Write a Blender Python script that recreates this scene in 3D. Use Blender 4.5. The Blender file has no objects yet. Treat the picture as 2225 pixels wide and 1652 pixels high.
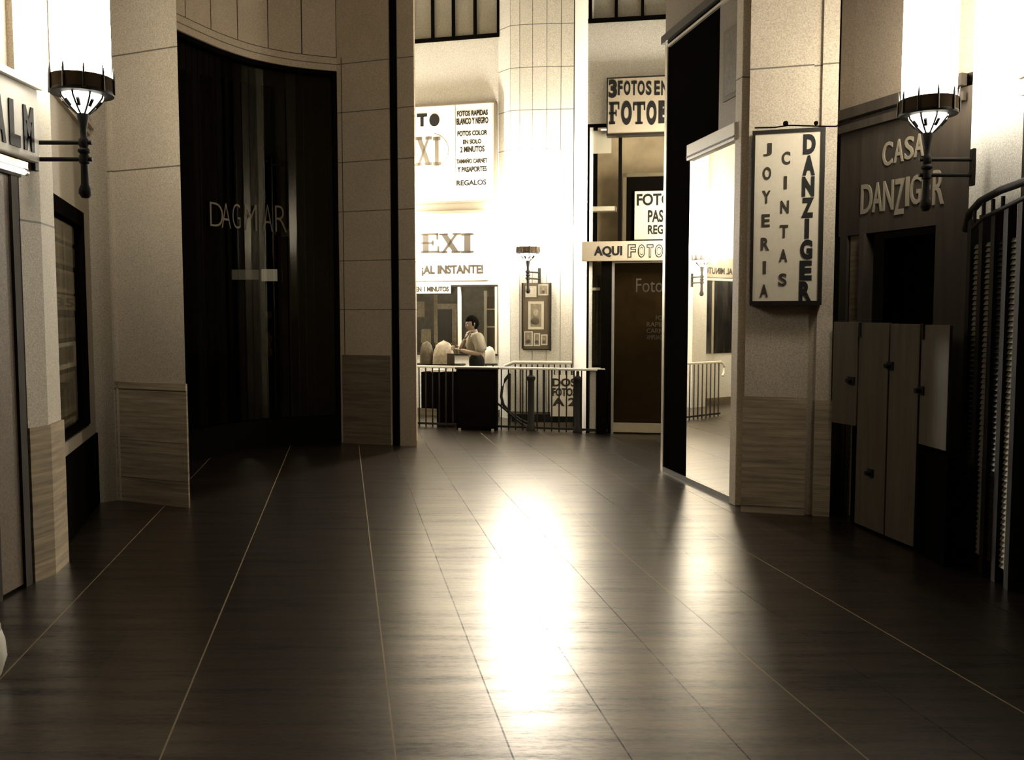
import bpy, bmesh, math, random
from math import sin, cos, pi, atan, atan2, hypot, radians as R
from mathutils import Vector as V, Matrix

# ------------------------------------------------------------ camera, world, exposure
F, H = 1950.0, 1.62
PITCH = atan(136 / F)
sc = bpy.context.scene
col = sc.collection
cd = bpy.data.cameras.new('camera'); cam = bpy.data.objects.new('camera', cd); col.objects.link(cam)
cam.location = (0, 0, H); cam.rotation_euler = (pi / 2 - PITCH, 0, 0)
cd.sensor_width = 36; cd.lens = F / 2225 * 36; cd.clip_start = 0.05
sc.camera = cam
sc.view_settings.view_transform = 'Standard'; sc.view_settings.look = 'None'
sc.view_settings.gamma = 1.0; sc.view_settings.exposure = 0.0; sc.view_settings.use_curve_mapping = False
w = bpy.data.worlds.new('night'); sc.world = w; w.use_nodes = True
w.node_tree.nodes['Background'].inputs[0].default_value = (1, .9, .78, 1)
w.node_tree.nodes['Background'].inputs[1].default_value = 0.006
LAMP = 34.0        # radiance of the near lanterns' glass
LAMP_FAR = 210.0   # the two lanterns in the rotunda burn brighter
WARM = (1.0, .93, .80)

# ------------------------------------------------------------ photo geometry helpers
def ray(px, py):
    u = (px - 1112.5) / F; v = (826 - py) / F
    return V((u, cos(PITCH) + v * sin(PITCH), -sin(PITCH) + v * cos(PITCH)))
def at(px, py, Y):
    d = ray(px, py); t = Y / d.y
    return V((d.x * t, Y, H + d.z * t))
def hit(px, py, p0, p1):                     # where the sight line meets the vertical plane over p0-p1: (distance along, height)
    d = ray(px, py); ex, ey = p1[0] - p0[0], p1[1] - p0[1]; L = hypot(ex, ey)
    nx, ny = -ey / L, ex / L
    t = (p0[0] * nx + p0[1] * ny) / (d.x * nx + d.y * ny)
    x, y = d.x * t, d.y * t
    return ((x - p0[0]) * ex + (y - p0[1]) * ey) / L, H + d.z * t
class Plane:                                  # a vertical wall plane, seen from the camera side (r x up looks at the viewer)
    def __init__(s, p0, p1):
        s.p0, s.p1 = p0, p1; L = hypot(p1[0] - p0[0], p1[1] - p0[1]); s.L = L
        s.r = V(((p1[0] - p0[0]) / L, (p1[1] - p0[1]) / L, 0)); s.u = V((0, 0, 1)); s.n = s.r.cross(s.u)
    def pt(s, a, z, out=0):
        return V((s.p0[0], s.p0[1], 0)) + s.r * a + V((0, 0, z)) + s.n * out
    def rect(s, x0, y0, x1, y1):              # photo rectangle -> a0,a1,z0,z1 on the plane
        a = hit(x0, y0, s.p0, s.p1); b = hit(x1, y0, s.p0, s.p1); c = hit(x0, y1, s.p0, s.p1); d = hit(x1, y1, s.p0, s.p1)
        return (a[0] + c[0]) / 2, (b[0] + d[0]) / 2, (c[1] + d[1]) / 2, (a[1] + b[1]) / 2

# ------------------------------------------------------------ materials
def nodes(name):
    m = bpy.data.materials.new(name); m.use_nodes = True
    return m, m.node_tree, m.node_tree.nodes['Principled BSDF']
def mathn(t, op, a, b=None, c=None):
    n = t.nodes.new('ShaderNodeMath'); n.operation = op
    for i, v in enumerate((a, b, c)):
        if v is None: continue
        if isinstance(v, (int, float)): n.inputs[i].default_value = v
        else: t.links.new(v, n.inputs[i])
    return n.outputs[0]
def mixc(t, fac, a, b):
    n = t.nodes.new('ShaderNodeMix'); n.data_type = 'RGBA'
    t.links.new(fac, n.inputs[0]) if not isinstance(fac, float) else setattr(n.inputs[0], 'default_value', fac)
    for i, v in ((6, a), (7, b)):
        if isinstance(v, tuple): n.inputs[i].default_value = (*v[:3], 1)
        else: t.links.new(v, n.inputs[i])
    return n.outputs[2]
def pos(t): return t.nodes.new('ShaderNodeNewGeometry').outputs['Position']
def scaled(t, vec, s):
    n = t.nodes.new('ShaderNodeMapping'); n.inputs['Scale'].default_value = s; t.links.new(vec, n.inputs['Vector']); return n.outputs[0]
def noise(t, vec, scale, detail=3, rough=.6):
    n = t.nodes.new('ShaderNodeTexNoise'); n.inputs['Scale'].default_value = scale; n.inputs['Detail'].default_value = detail
    n.inputs['Roughness'].default_value = rough; t.links.new(vec, n.inputs['Vector']); return n.outputs[0]
def ramp(t, v, a, b):
    n = t.nodes.new('ShaderNodeMapRange'); n.inputs[1].default_value = a; n.inputs[2].default_value = b; t.links.new(v, n.inputs[0]); return n.outputs[0]
def bump(t, b, h, s, d):
    n = t.nodes.new('ShaderNodeBump'); n.inputs['Strength'].default_value = s; n.inputs['Distance'].default_value = d
    t.links.new(h, n.inputs['Height']); t.links.new(n.outputs[0], b.inputs['Normal'])
def plain(name, c, rough=.6, metal=0, spec=.4, var=.12, scale=30):
    m, t, b = nodes(name); p = pos(t)
    f = noise(t, p, scale)
    lo = tuple(x * (1 - var) for x in c); hi = tuple(min(1, x * (1 + var)) for x in c)
    t.links.new(mixc(t, f, lo, hi), b.inputs['Base Color'])
    b.inputs['Roughness'].default_value = rough; b.inputs['Metallic'].default_value = metal; b.inputs['Specular IOR Level'].default_value = spec
    return m
def stone(name, c, joints=(), rough=.6, stain=.25):
    m, t, b = nodes(name); p = pos(t)
    f = ramp(t, noise(t, p, 90, 2, .7), .3, .7); g = ramp(t, noise(t, p, 1.6, 3), .3, .75)
    lo = tuple(x * .66 for x in c); hi = tuple(min(1, x * 1.2) for x in c)
    cc = mixc(t, f, lo, hi)
    cc = mixc(t, mathn(t, 'MULTIPLY', g, stain), cc, tuple(x * .45 for x in c))
    sx = t.nodes.new('ShaderNodeSeparateXYZ'); t.links.new(p, sx.inputs[0]); z = sx.outputs[2]
    tot = None
    for j in joints:
        d = mathn(t, 'ABSOLUTE', mathn(t, 'SUBTRACT', z, j)); k = mathn(t, 'LESS_THAN', d, .006)
        tot = k if tot is None else mathn(t, 'MAXIMUM', tot, k)
    if tot is not None: cc = mixc(t, tot, cc, tuple(x * .25 for x in c))
    t.links.new(cc, b.inputs['Base Color']); b.inputs['Roughness'].default_value = rough
    b.inputs['Specular IOR Level'].default_value = .3
    bump(t, b, f, .25, .002)
    return m
def streaky(name, c, lo=.35, rough=.45, s=(1.5, 1.5, 30)):
    m, t, b = nodes(name); p = scaled(t, pos(t), s)
    f = ramp(t, noise(t, p, 1.2, 5, .65), .3, .7)
    t.links.new(mixc(t, f, tuple(x * lo for x in c), c), b.inputs['Base Color'])
    b.inputs['Roughness'].default_value = rough; b.inputs['Specular IOR Level'].default_value = .4
    return m
def emit(name, c, s):
    m = bpy.data.materials.new(name); m.use_nodes = True; t = m.node_tree; t.nodes.clear()
    e = t.nodes.new('ShaderNodeEmission'); e.inputs[0].default_value = (*c, 1); e.inputs[1].default_value = s
    o = t.nodes.new('ShaderNodeOutputMaterial'); t.links.new(e.outputs[0], o.inputs[0]); return m
def glass(name, tint, refl=.06, rough=.02, graz=.6):
    m = bpy.data.materials.new(name); m.use_nodes = True; t = m.node_tree; t.nodes.clear()
    tr = t.nodes.new('ShaderNodeBsdfTransparent'); tr.inputs[0].default_value = (*tint, 1)
    gl = t.nodes.new('ShaderNodeBsdfGlossy'); gl.inputs['Roughness'].default_value = rough; gl.inputs[0].default_value = (1, .97, .9, 1)
    lw = t.nodes.new('ShaderNodeLayerWeight'); lw.inputs[0].default_value = .5
    f = mathn(t, 'MULTIPLY_ADD', mathn(t, 'POWER', lw.outputs['Facing'], 4.0), graz, refl)
    mx = t.nodes.new('ShaderNodeMixShader'); t.links.new(f, mx.inputs[0]); t.links.new(tr.outputs[0], mx.inputs[1]); t.links.new(gl.outputs[0], mx.inputs[2])
    o = t.nodes.new('ShaderNodeOutputMaterial'); t.links.new(mx.outputs[0], o.inputs[0]); return m
def matte(name, c):
    m = bpy.data.materials.new(name); m.use_nodes = True; t = m.node_tree; t.nodes.clear()
    a = t.nodes.new('ShaderNodeBsdfDiffuse'); o = t.nodes.new('ShaderNodeOutputMaterial'); t.links.new(a.outputs[0], o.inputs[0])
    t.links.new(mixc(t, noise(t, pos(t), 20), c, tuple(x * 1.6 for x in c)), a.inputs[0]); return m
def horn(name):                              # translucent smoked ring: the lamp inside shines faintly through it
    m = bpy.data.materials.new(name); m.use_nodes = True; t = m.node_tree; t.nodes.clear()
    a = t.nodes.new('ShaderNodeBsdfDiffuse'); a.inputs[0].default_value = (.06, .045, .03, 1)
    c = t.nodes.new('ShaderNodeBsdfTranslucent'); c.inputs[0].default_value = (.012, .009, .006, 1)
    x = t.nodes.new('ShaderNodeAddShader'); t.links.new(a.outputs[0], x.inputs[0]); t.links.new(c.outputs[0], x.inputs[1])
    o = t.nodes.new('ShaderNodeOutputMaterial'); t.links.new(x.outputs[0], o.inputs[0]); return m
def mirror(name):
    m = bpy.data.materials.new(name); m.use_nodes = True; t = m.node_tree; t.nodes.clear()
    a = t.nodes.new('ShaderNodeBsdfGlossy'); a.inputs[0].default_value = (.88, .85, .78, 1); a.inputs['Roughness'].default_value = .012
    c = t.nodes.new('ShaderNodeBsdfGlossy'); c.inputs[0].default_value = (.88, .85, .78, 1); c.inputs['Roughness'].default_value = .13
    p = scaled(t, pos(t), (3, 3, .8)); f = mathn(t, 'MULTIPLY', ramp(t, noise(t, p, 3, 4), .35, .8), .28)
    mx = t.nodes.new('ShaderNodeMixShader'); t.links.new(f, mx.inputs[0]); t.links.new(a.outputs[0], mx.inputs[1]); t.links.new(c.outputs[0], mx.inputs[2])
    o = t.nodes.new('ShaderNodeOutputMaterial'); t.links.new(mx.outputs[0], o.inputs[0]); return m
def floor_mat():
    m, t, b = nodes('polished_slabs'); p = pos(t)
    sx = t.nodes.new('ShaderNodeSeparateXYZ'); t.links.new(p, sx.inputs[0])
    u = mathn(t, 'DIVIDE', mathn(t, 'SUBTRACT', mathn(t, 'MULTIPLY_ADD', sx.outputs[1], .187, sx.outputs[0]), .17 - .4335 * 40), .4335)
    fr = mathn(t, 'FRACT', u); idx = mathn(t, 'FLOOR', u)
    e = mathn(t, 'MINIMUM', fr, mathn(t, 'SUBTRACT', 1.0, fr))
    joint = mathn(t, 'LESS_THAN', e, .0085)
    jn = mathn(t, 'ROUND', u)
    lit = None                                  # some joints are filled with pale mortar, the others are open and dark
    for k in (36, 38, 40, 44, 46):
        q = mathn(t, 'COMPARE', jn, float(k), .1); lit = q if lit is None else mathn(t, 'MAXIMUM', lit, q)
    for k in (35, 37, 39): joint = mathn(t, 'MULTIPLY', joint, mathn(t, 'SUBTRACT', 1.0, mathn(t, 'COMPARE', jn, float(k), .1)))   # tight, unseen joints
    pale = mathn(t, 'MULTIPLY', joint, lit)
    st = ramp(t, noise(t, scaled(t, p, (1.1, 11, 1)), 1.0, 7, .72), .36, .64)
    gr = ramp(t, noise(t, scaled(t, p, (22, 60, 1)), 1.0, 4, .7), .3, .7)
    wn = t.nodes.new('ShaderNodeTexWhiteNoise'); wn.noise_dimensions = '2D'
    row = mathn(t, 'FLOOR', mathn(t, 'MULTIPLY', sx.outputs[1], 1.35))
    cb = t.nodes.new('ShaderNodeCombineXYZ'); t.links.new(idx, cb.inputs[0]); t.links.new(row, cb.inputs[1]); t.links.new(cb.outputs[0], wn.inputs['Vector'])
    f = mathn(t, 'ADD', mathn(t, 'MULTIPLY', st, .55), mathn(t, 'ADD', mathn(t, 'MULTIPLY', gr, .35), mathn(t, 'MULTIPLY', wn.outputs[0], .1)))
    cc = mixc(t, f, (.002, .0015, .001), (.017, .0122, .007))
    cc = mixc(t, joint, cc, (.006, .005, .004)); cc = mixc(t, pale, cc, (.26, .21, .14))
    t.links.new(cc, b.inputs['Base Color'])
    rg = mathn(t, 'MULTIPLY_ADD', f, -.16, .43)
    t.links.new(mathn(t, 'ADD', rg, mathn(t, 'MULTIPLY', joint, .25)), b.inputs['Roughness'])
    sp = mathn(t, 'MULTIPLY', mathn(t, 'MULTIPLY_ADD', f, .44, .04), mathn(t, 'SUBTRACT', 1.0, mathn(t, 'MULTIPLY', joint, .8)))
    t.links.new(sp, b.inputs['Specular IOR Level']); b.inputs['Specular Tint'].default_value = (1, .84, .64, 1)
    b.inputs['IOR'].default_value = 1.62; b.inputs['Coat Roughness'].default_value = .27; b.inputs['Coat Tint'].default_value = (1, .93, .82, 1)
    t.links.new(mathn(t, 'MULTIPLY_ADD', f, 1.1, .08), b.inputs['Coat Weight'])
    hgt = mathn(t, 'SUBTRACT', mathn(t, 'MULTIPLY', gr, .25), joint)
    bump(t, b, hgt, .35, .0025)
    return m
SC = (.54, .46, .345)
M = dict(
    floor=floor_mat(),
    ceil=stone('plaster_ceiling', (.30, .27, .22)),
    stone=stone('pale_stone', SC, (2.88, 3.85, 4.9, 5.9)),
    stone_r=stone('pale_stone_right', SC, (3.62, 4.7, 5.7)),
    stone_n=stone('niche_stone', (.42, .335, .235), (1.72, 2.34, 2.96, 3.58, 4.20, 4.80)),
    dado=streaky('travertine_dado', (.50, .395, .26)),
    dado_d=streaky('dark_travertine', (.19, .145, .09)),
    white=stone('white_plaster', (.80, .765, .68), (), .7, .08),
    ribs=stone('white_slabs', (.80, .765, .68), (3.35, 4.25, 4.85, 5.5, 6.15), .7, .06),
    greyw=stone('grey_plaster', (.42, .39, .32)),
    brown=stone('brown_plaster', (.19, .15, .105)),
    black=matte('matt_black', (.003, .0025, .002)),
    dark=plain('dark_bronze', (.02, .016, .011), .4, .3, .5),
    iron=plain('black_iron', (.012, .010, .008), .6, 0, .25),
    metal=plain('pale_metal', (.55, .51, .43), .35, .7, .5),
    rail=plain('pale_painted_rail', (.72, .68, .58), .4, 0, .5),
    panel=plain('cream_sign_panel', (.78, .74, .65), .6, 0, .3, .05),
    tan=plain('tan_sign_panel', (.37, .31, .22), .6, 0, .3, .1),
    ink=plain('black_sign_paint', (.008, .007, .006), .6, 0, .3),
    inkg=plain('grey_sign_paint', (.045, .036, .024), .7, 0, .2),
    inkl=plain('faded_sign_paint', (.14, .115, .08), .7, 0, .2),
    inkw=plain('pale_letter_paint', (.20, .17, .12), .5, 0, .3),
    inkd=plain('dim_gilt_paint', (.11, .085, .055), .6, 0, .2),
    reflglow=emit('reflection_glow', WARM, .42), refldim=emit('dim_reflection_glow', WARM, .11),  # glow that imitates reflections on the dark curved window
    board=streaky('greyed_board', (.115, .092, .062), .6, .6, (12, 12, 1.2)),
    wood=streaky('dark_wood', (.04, .028, .016), .4, .8, (10, 10, 1)),
    slat=plain('shutter_slat', (.17, .145, .10), .5, .2, .4),
    tap=plain('patterned_cloth', (.09, .075, .05), .8, 0, .2, .9, 14),
    cloth=plain('pale_cloth', (.36, .31, .23), .9, 0, .1, .7, 22),
    paper=plain('paper', (.70, .66, .56), .8, 0, .1, .1),
    photo=plain('photograph_print', (.26, .225, .165), .4, 0, .4, .8, 26),
    photod=plain('dark_photograph_print', (.09, .075, .055), .4, 0, .4, .8, 26),
    skin=plain('skin', (.20, .145, .10), .55, 0, .4, .06),
    hair=plain('black_hair', (.006, .005, .004), .5, 0, .3),
    shirt=plain('grey_shirt', (.19, .165, .12), .9, 0, .1, .1),
    trouser=plain('black_trousers', (.008, .007, .006), .8, 0, .1),
    glass=glass('window_glass', (.85, .84, .8), .02),
    dglass=glass('dark_shop_glass', (.5, .47, .4), .016, .002, .07),
    sglass=glass('smoked_door_glass', (.6, .56, .48), .05, .05, .4),
    mirror=mirror('mirror_glass'),
    horn=horn('smoked_ring'),
    lamp=emit('lit_lantern_glass', WARM, LAMP),
    lampm=emit('added_lantern_glass', WARM, 95.0),
    lampf=emit('bright_lantern_glass', WARM, LAMP_FAR),
    bowl=emit('lit_bowl_glass', WARM, 8.5),
    tube=emit('lit_tube', (1, .97, .9), 3.0),
    lit=emit('lit_shop_tube', WARM, 9.0),
)

# ------------------------------------------------------------ mesh helpers
class MB:
    def __init__(s): s.v = []; s.f = []; s.smooth = False
    def add(s, vs, fs):
        k = len(s.v); s.v += [V(p) for p in vs]; s.f += [tuple(i + k for i in f) for f in fs]; return s
    def hexa(s, b, t):                        # four bottom, four top points (counter-clockwise)
        return s.add(list(b) + list(t), [(3, 2, 1, 0), (4, 5, 6, 7), (0, 1, 5, 4), (1, 2, 6, 5), (2, 3, 7, 6), (3, 0, 4, 7)])
    def box(s, x0, x1, y0, y1, z0, z1):
        return s.hexa([(x0, y0, z0), (x1, y0, z0), (x1, y1, z0), (x0, y1, z0)], [(x0, y0, z1), (x1, y0, z1), (x1, y1, z1), (x0, y1, z1)])
    def on(s, P, a0, a1, z0, z1, o0, o1):      # slab on a wall plane, from offset o0 to o1 (out of the wall is +)
        q = [P.pt(a0, z0, o1), P.pt(a1, z0, o1), P.pt(a1, z0, o0), P.pt(a0, z0, o0)]
        d = V((0, 0, z1 - z0)); return s.hexa(q, [p + d for p in q])
    def prism(s, poly, z0, z1):
        n = len(poly); a = sum(poly[i][0] * poly[(i + 1) % n][1] - poly[(i + 1) % n][0] * poly[i][1] for i in range(n))
        if a < 0: poly = poly[::-1]
        return s.add([(x, y, z0) for x, y in poly] + [(x, y, z1) for x, y in poly],
                     [tuple(range(n))[::-1], tuple(range(n, 2 * n))] + [(i, (i + 1) % n, n + (i + 1) % n, n + i) for i in range(n)])
    def tube(s, pts, r, n=10, cap=True):
        pts = [V(p) for p in pts]; rs = r if isinstance(r, (list, tuple)) else [r] * len(pts); k = len(s.v); s.smooth = True
        for i, p in enumerate(pts):
            d = (pts[min(i + 1, len(pts) - 1)] - pts[max(i - 1, 0)]).normalized()
            a = d.cross(V((0, 0, 1)) if abs(d.z) < .9 else V((1, 0, 0))).normalized(); b = d.cross(a)
            s.v += [p + (a * cos(2 * pi * j / n) + b * sin(2 * pi * j / n)) * rs[i] for j in range(n)]
        for i in range(len(pts) - 1):
            for j in range(n): s.f.append((k + i * n + j, k + i * n + (j + 1) % n, k + (i + 1) * n + (j + 1) % n, k + (i + 1) * n + j))
        if cap: s.f.append(tuple(k + j for j in range(n))[::-1]); s.f.append(tuple(k + (len(pts) - 1) * n + j for j in range(n)))
        return s
    def lathe(s, prof, c=(0, 0), n=24, a0=0, a1=2 * pi):
        full = abs(a1 - a0 - 2 * pi) < 1e-6; m = n if full else n + 1; k = len(s.v); s.smooth = True
        for r, z in prof:
            s.v += [V((c[0] + r * cos(a0 + (a1 - a0) * j / n), c[1] + r * sin(a0 + (a1 - a0) * j / n), z)) for j in range(m)]
        for i in range(len(prof) - 1):
            for j in range(n):
                j2 = (j + 1) % m; s.f.append((k + i * m + j, k + i * m + j2, k + (i + 1) * m + j2, k + (i + 1) * m + j))
        return s
    def ball(s, c, r, n=12, sc3=(1, 1, 1)):
        k = len(s.v); s.smooth = True; h = n // 2
        for i in range(h + 1):
            th = pi * i / h
            s.v += [V((c[0] + r * sc3[0] * sin(th) * cos(2 * pi * j / n), c[1] + r * sc3[1] * sin(th) * sin(2 * pi * j / n), c[2] + r * sc3[2] * cos(th))) for j in range(n)]
        for i in range(h):
            for j in range(n): s.f.append((k + i * n + j, k + (i + 1) * n + j, k + (i + 1) * n + (j + 1) % n, k + i * n + (j + 1) % n))
        return s
def tag(o, label=None, cat=None, group=None, kind=None):
    if label: o['label'] = label
    if cat: o['category'] = cat
    if group: o['group'] = group
    if kind: o['kind'] = kind
    return o
def wloc(p):
    v = V((0, 0, 0))
    while p is not None: v += p.location; p = p.parent
    return v
def obj(name, mb, mat, parent=None, bev=0, local=False, base=None):
    if parent is None and base is None:       # origin at the thing's base
        xs = [v.x for v in mb.v]; ys = [v.y for v in mb.v]; zs = [v.z for v in mb.v]
        base = V(((min(xs) + max(xs)) / 2, (min(ys) + max(ys)) / 2, min(zs)))
    off = V((0, 0, 0)) if local else (wloc(parent) if parent is not None else V(base))
    me = bpy.data.meshes.new(name); me.from_pydata([tuple(v - off) for v in mb.v], [], mb.f); me.validate(); me.update()
    bm = bmesh.new(); bm.from_mesh(me); bmesh.ops.remove_doubles(bm, verts=bm.verts, dist=1e-5)
    bmesh.ops.recalc_face_normals(bm, faces=bm.faces); bm.to_mesh(me); bm.free()
    me.materials.append(M[mat] if isinstance(mat, str) else mat)
    if mb.smooth:
        for p in me.polygons: p.use_smooth = True
        me.set_sharp_from_angle(angle=R(40))
    o = bpy.data.objects.new(name, me); col.objects.link(o)
    if parent is not None: o.parent = parent
    elif not local: o.location = off
    if bev:
        b = o.modifiers.new('bevel', 'BEVEL'); b.width = bev; b.segments = 2; b.limit_method = 'ANGLE'
    return o
def struct(name, mb, mat, parent=None, bev=0):
    o = obj(name, mb, mat, parent, bev)
    if parent is None: o['kind'] = 'structure'
    return o
def thing(name, label, cat, loc=(0, 0, 0), group=None):
    o = bpy.data.objects.new(name, None); col.objects.link(o); o.location = loc; o.empty_display_size = .1
    return tag(o, label, cat, group)
def root(name, loc):                          # an Empty that parents a piece of the setting
    o = bpy.data.objects.new(name, None); col.objects.link(o); o.location = loc; o['kind'] = 'structure'; return o
def copy_tree(o, parent=None):
    c = o.copy(); col.objects.link(c)
    if parent is not None: c.parent = parent
    for ch in list(o.children): copy_tree(ch, c)
    return c
_fc = {}
def glyphs(s, bold):
    k = (s, bold)
    if k not in _fc:
        c = bpy.data.curves.new('t', 'FONT'); c.body = s; c.offset = bold; c.resolution_u = 4; c.fill_mode = 'FRONT'
        o = bpy.data.objects.new('t', c); col.objects.link(o); dg = bpy.context.evaluated_depsgraph_get(); dg.update()
        me = bpy.data.meshes.new_from_object(o.evaluated_get(dg)); vs = [v.co.copy() for v in me.vertices]; fs = [tuple(p.vertices) for p in me.polygons]
        bpy.data.objects.remove(o); bpy.data.curves.remove(c); bpy.data.meshes.remove(me)
        _fc[k] = (vs, fs)
    return _fc[k]
def text(mb, s, P, a0, a1, z0, z1, out=.002, th=.003, bold=0.0, slant=0):
    vs, fs = glyphs(s, bold)
    x0 = min(v.x for v in vs); x1 = max(v.x for v in vs); y0 = min(v.y for v in vs); y1 = max(v.y for v in vs)
    def m(v, o):
        a = a0 + (v.x - x0) / max(1e-6, x1 - x0) * (a1 - a0); f = (v.y - y0) / (y1 - y0)
        return P.pt(a, z0 + f * (z1 - z0) + slant * (a - a0), o)
    n = len(vs); mb.add([m(v, out + th) for v in vs] + [m(v, out) for v in vs], [])
    k = len(mb.v) - 2 * n; ed = {}
    for f in fs:
        mb.f.append(tuple(k + i for i in f))
        for i in range(len(f)):
            e = (f[i], f[(i + 1) % len(f)]); ed[e] = 1
    for (a, b) in list(ed):
        if (b, a) not in ed: mb.f.append((k + a, k + n + a, k + n + b, k + b))
    return mb
def serif(mb, ch, P, a0, a1, z0, z1, out=.002, th=.004):      # slab-serif capitals E X I F T drawn as bars
    W = a1 - a0; Hh = z1 - z0; s = Hh * .12; q = Hh * .07
    def bar(u0, u1, v0, v1): mb.on(P, a0 + u0 * W, a0 + u1 * W, z0 + v0 * Hh, z0 + v1 * Hh, out, out + th)
    def dia(ua, ub, wd):
        b = [P.pt(a0 + ua * W, z0, out + th), P.pt(a0 + (ua + wd) * W, z0, out + th), P.pt(a0 + (ua + wd) * W, z0, out), P.pt(a0 + ua * W, z0, out)]
        t = [P.pt(a0 + ub * W, z1, out + th), P.pt(a0 + (ub + wd) * W, z1, out + th), P.pt(a0 + (ub + wd) * W, z1, out), P.pt(a0 + ub * W, z1, out)]
        mb.hexa(b, t)
    if ch == 'I': bar(.25, .75, 0, 1); bar(0, 1, 0, .12); bar(0, 1, .88, 1)
    if ch in 'EF':
        bar(.12, .42, 0, 1); bar(0, .95, .88, 1); bar(.85, .95, .66, 1); bar(0, .7, .45, .55); bar(.62, .7, .36, .64)
        if ch == 'E': bar(0, 1, 0, .12); bar(.9, 1, 0, .34)
        else: bar(0, .56, 0, .12)
    if ch == 'X': dia(.66, .06, .28); dia(.1, .76, .14); bar(0, .42, .9, 1); bar(.62, 1, .9, 1); bar(0, .38, 0, .1); bar(.56, 1, 0, .1)
    if ch == 'T': bar(.36, .64, 0, 1); bar(0, 1, .86, 1); bar(0, .1, .62, 1); bar(.9, 1, .62, 1); bar(.2, .8, 0, .1)
    return mb

# ------------------------------------------------------------ floor, ceiling
HX0, HX1, HY0, HY1 = .10, .95, 13.08, 13.80     # stairwell opening
fl = MB(); xs = [-7, HX0, HX1, 7]; ys = [-1, HY0, HY1, 17]
for i in range(3):
    for j in range(3):
        if i == 1 and j == 1: continue
        fl.add([(xs[i], ys[j], 0), (xs[i + 1], ys[j], 0), (xs[i + 1], ys[j + 1], 0), (xs[i], ys[j + 1], 0)], [(0, 1, 2, 3)])
struct('floor', fl, 'floor')
st = MB()
for k in range(6): st.box(HX0, HX1 - .14 * k, HY0, HY1, -1.3 + .17 * k, -1.3 + .17 * (k + 1))
struct('trim_1', st, 'dado_d')
sw = MB(); sw.box(HX0 - .05, HX0, HY0 - .05, HY1 + .05, -1.3, -.002); sw.box(HX1, HX1 + .05, HY0 - .05, HY1 + .05, -1.3, -.002)
sw.box(HX0, HX1, HY0 - .05, HY0, -1.3, -.002); sw.box(HX0, HX1, HY1, HY1 + .05, -1.3, -.002)
struct('wall_stairwell', sw, 'brown')
struct('ceiling', MB().box(-7, 7, -1, 17, 8, 8.2), 'ceil')

# ------------------------------------------------------------ left pilaster
TOP = 8.0
LP = Plane((-3.52, 7.90), (-2.76, 7.57))
lp = MB(); q0, q1 = LP.pt(0, 0), LP.pt(LP.L, 0)
lp.prism([(q0.x, q0.y), (q1.x, q1.y), (-2.99, 8.15), (-3.56, 8.3)], 0, TOP)
struct('wall_left_pilaster', lp, 'stone')
d = MB(); d.on(LP, .02, LP.L + .012, 0, 1.0, 0, .012); d.on(LP, .015, LP.L + .016, 1.0, 1.06, 0, .02)
d.hexa([(-2.76, 7.57, 0), (-2.748, 7.575, 0), (-2.978, 8.15, 0), (-2.99, 8.15, 0)], [(-2.76, 7.57, 1.0), (-2.748, 7.575, 1.0), (-2.978, 8.15, 1.0), (-2.99, 8.15, 1.0)])
for z in (.22, .55): d.on(LP, .02, LP.L + .013, z, z + .008, .011, .0145)
struct('baseboard_left', d, 'dado')
fl2 = MB(); fl2.on(LP, -.02, .03, 0, TOP, 0, .03); fl2.on(LP, .055, .075, 0, TOP, 0, .02)
struct('trim_2', fl2, 'stone')

# ------------------------------------------------------------ left niche: curved facade with the dark shop window
def Yat(px, py, z): dd = ray(px, py); return (z - H) / dd.z * dd.y
ZO = 4.72
cp = [(-3.72, 8.35), (-3.73, 8.95), (-3.69, 9.6)]
for (px, py) in ((440, 88), (500, 112), (560, 130), (640, 145)):
    Y = Yat(px, py, ZO); p = at(px, py, Y); cp.append((p.x, p.y))
cp += [(-2.21, 11.56)]
def interp(pts, n):                            # Catmull-Rom in plan
    out = []
    for i in range(len(pts) - 1):
        a = V((*pts[max(i - 1, 0)], 0)); b = V((*pts[i], 0)); c = V((*pts[i + 1], 0)); dd = V((*pts[min(i + 2, len(pts) - 1)], 0))
        for k in range(n):
            t = k / n
            out.append(.5 * ((2 * b) + (c - a) * t + (2 * a - 5 * b + 4 * c - dd) * t * t + (3 * b - a - 3 * c + dd) * t ** 3))
    out.append(V((*pts[-1], 0))); return [(p.x, p.y) for p in out]
curve = interp(cp, 8)
def strip(mb, pts, z0, z1, o0, o1):
    for i in range(len(pts) - 1):
        P = Plane(pts[i], pts[i + 1]); mb.on(P, 0, P.L, z0, z1, o0, o1)
    return mb
cum = [0]
for i in range(1, len(curve)): cum.append(cum[-1] + hypot(curve[i][0] - curve[i - 1][0], curve[i][1] - curve[i - 1][1]))
def along(s):
    for i in range(1, len(curve)):
        if cum[i] >= s:
            t = (s - cum[i - 1]) / (cum[i] - cum[i - 1]); return (curve[i - 1][0] * (1 - t) + curve[i][0] * t, curve[i - 1][1] * (1 - t) + curve[i][1] * t)
    return curve[-1]
def sub(s0, s1, n=6): return [along(s0 + (s1 - s0) * k / n) for k in range(n + 1)]
T = cum[-1]
up = MB(); npan = 9; wp = T / npan
for k in range(npan):
    strip(up, sub(k * wp + .007, (k + 1) * wp - .007), ZO + .17, TOP, 0, -.12)
strip(up, sub(.0, T, 40), ZO, ZO + .16, 0, -.12)
struct('wall_niche', up, 'stone_n')
bk = MB(); strip(bk, sub(0, T, 40), ZO - .02, TOP, -.125, -.2); struct('trim_3', bk, 'dark')
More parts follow.
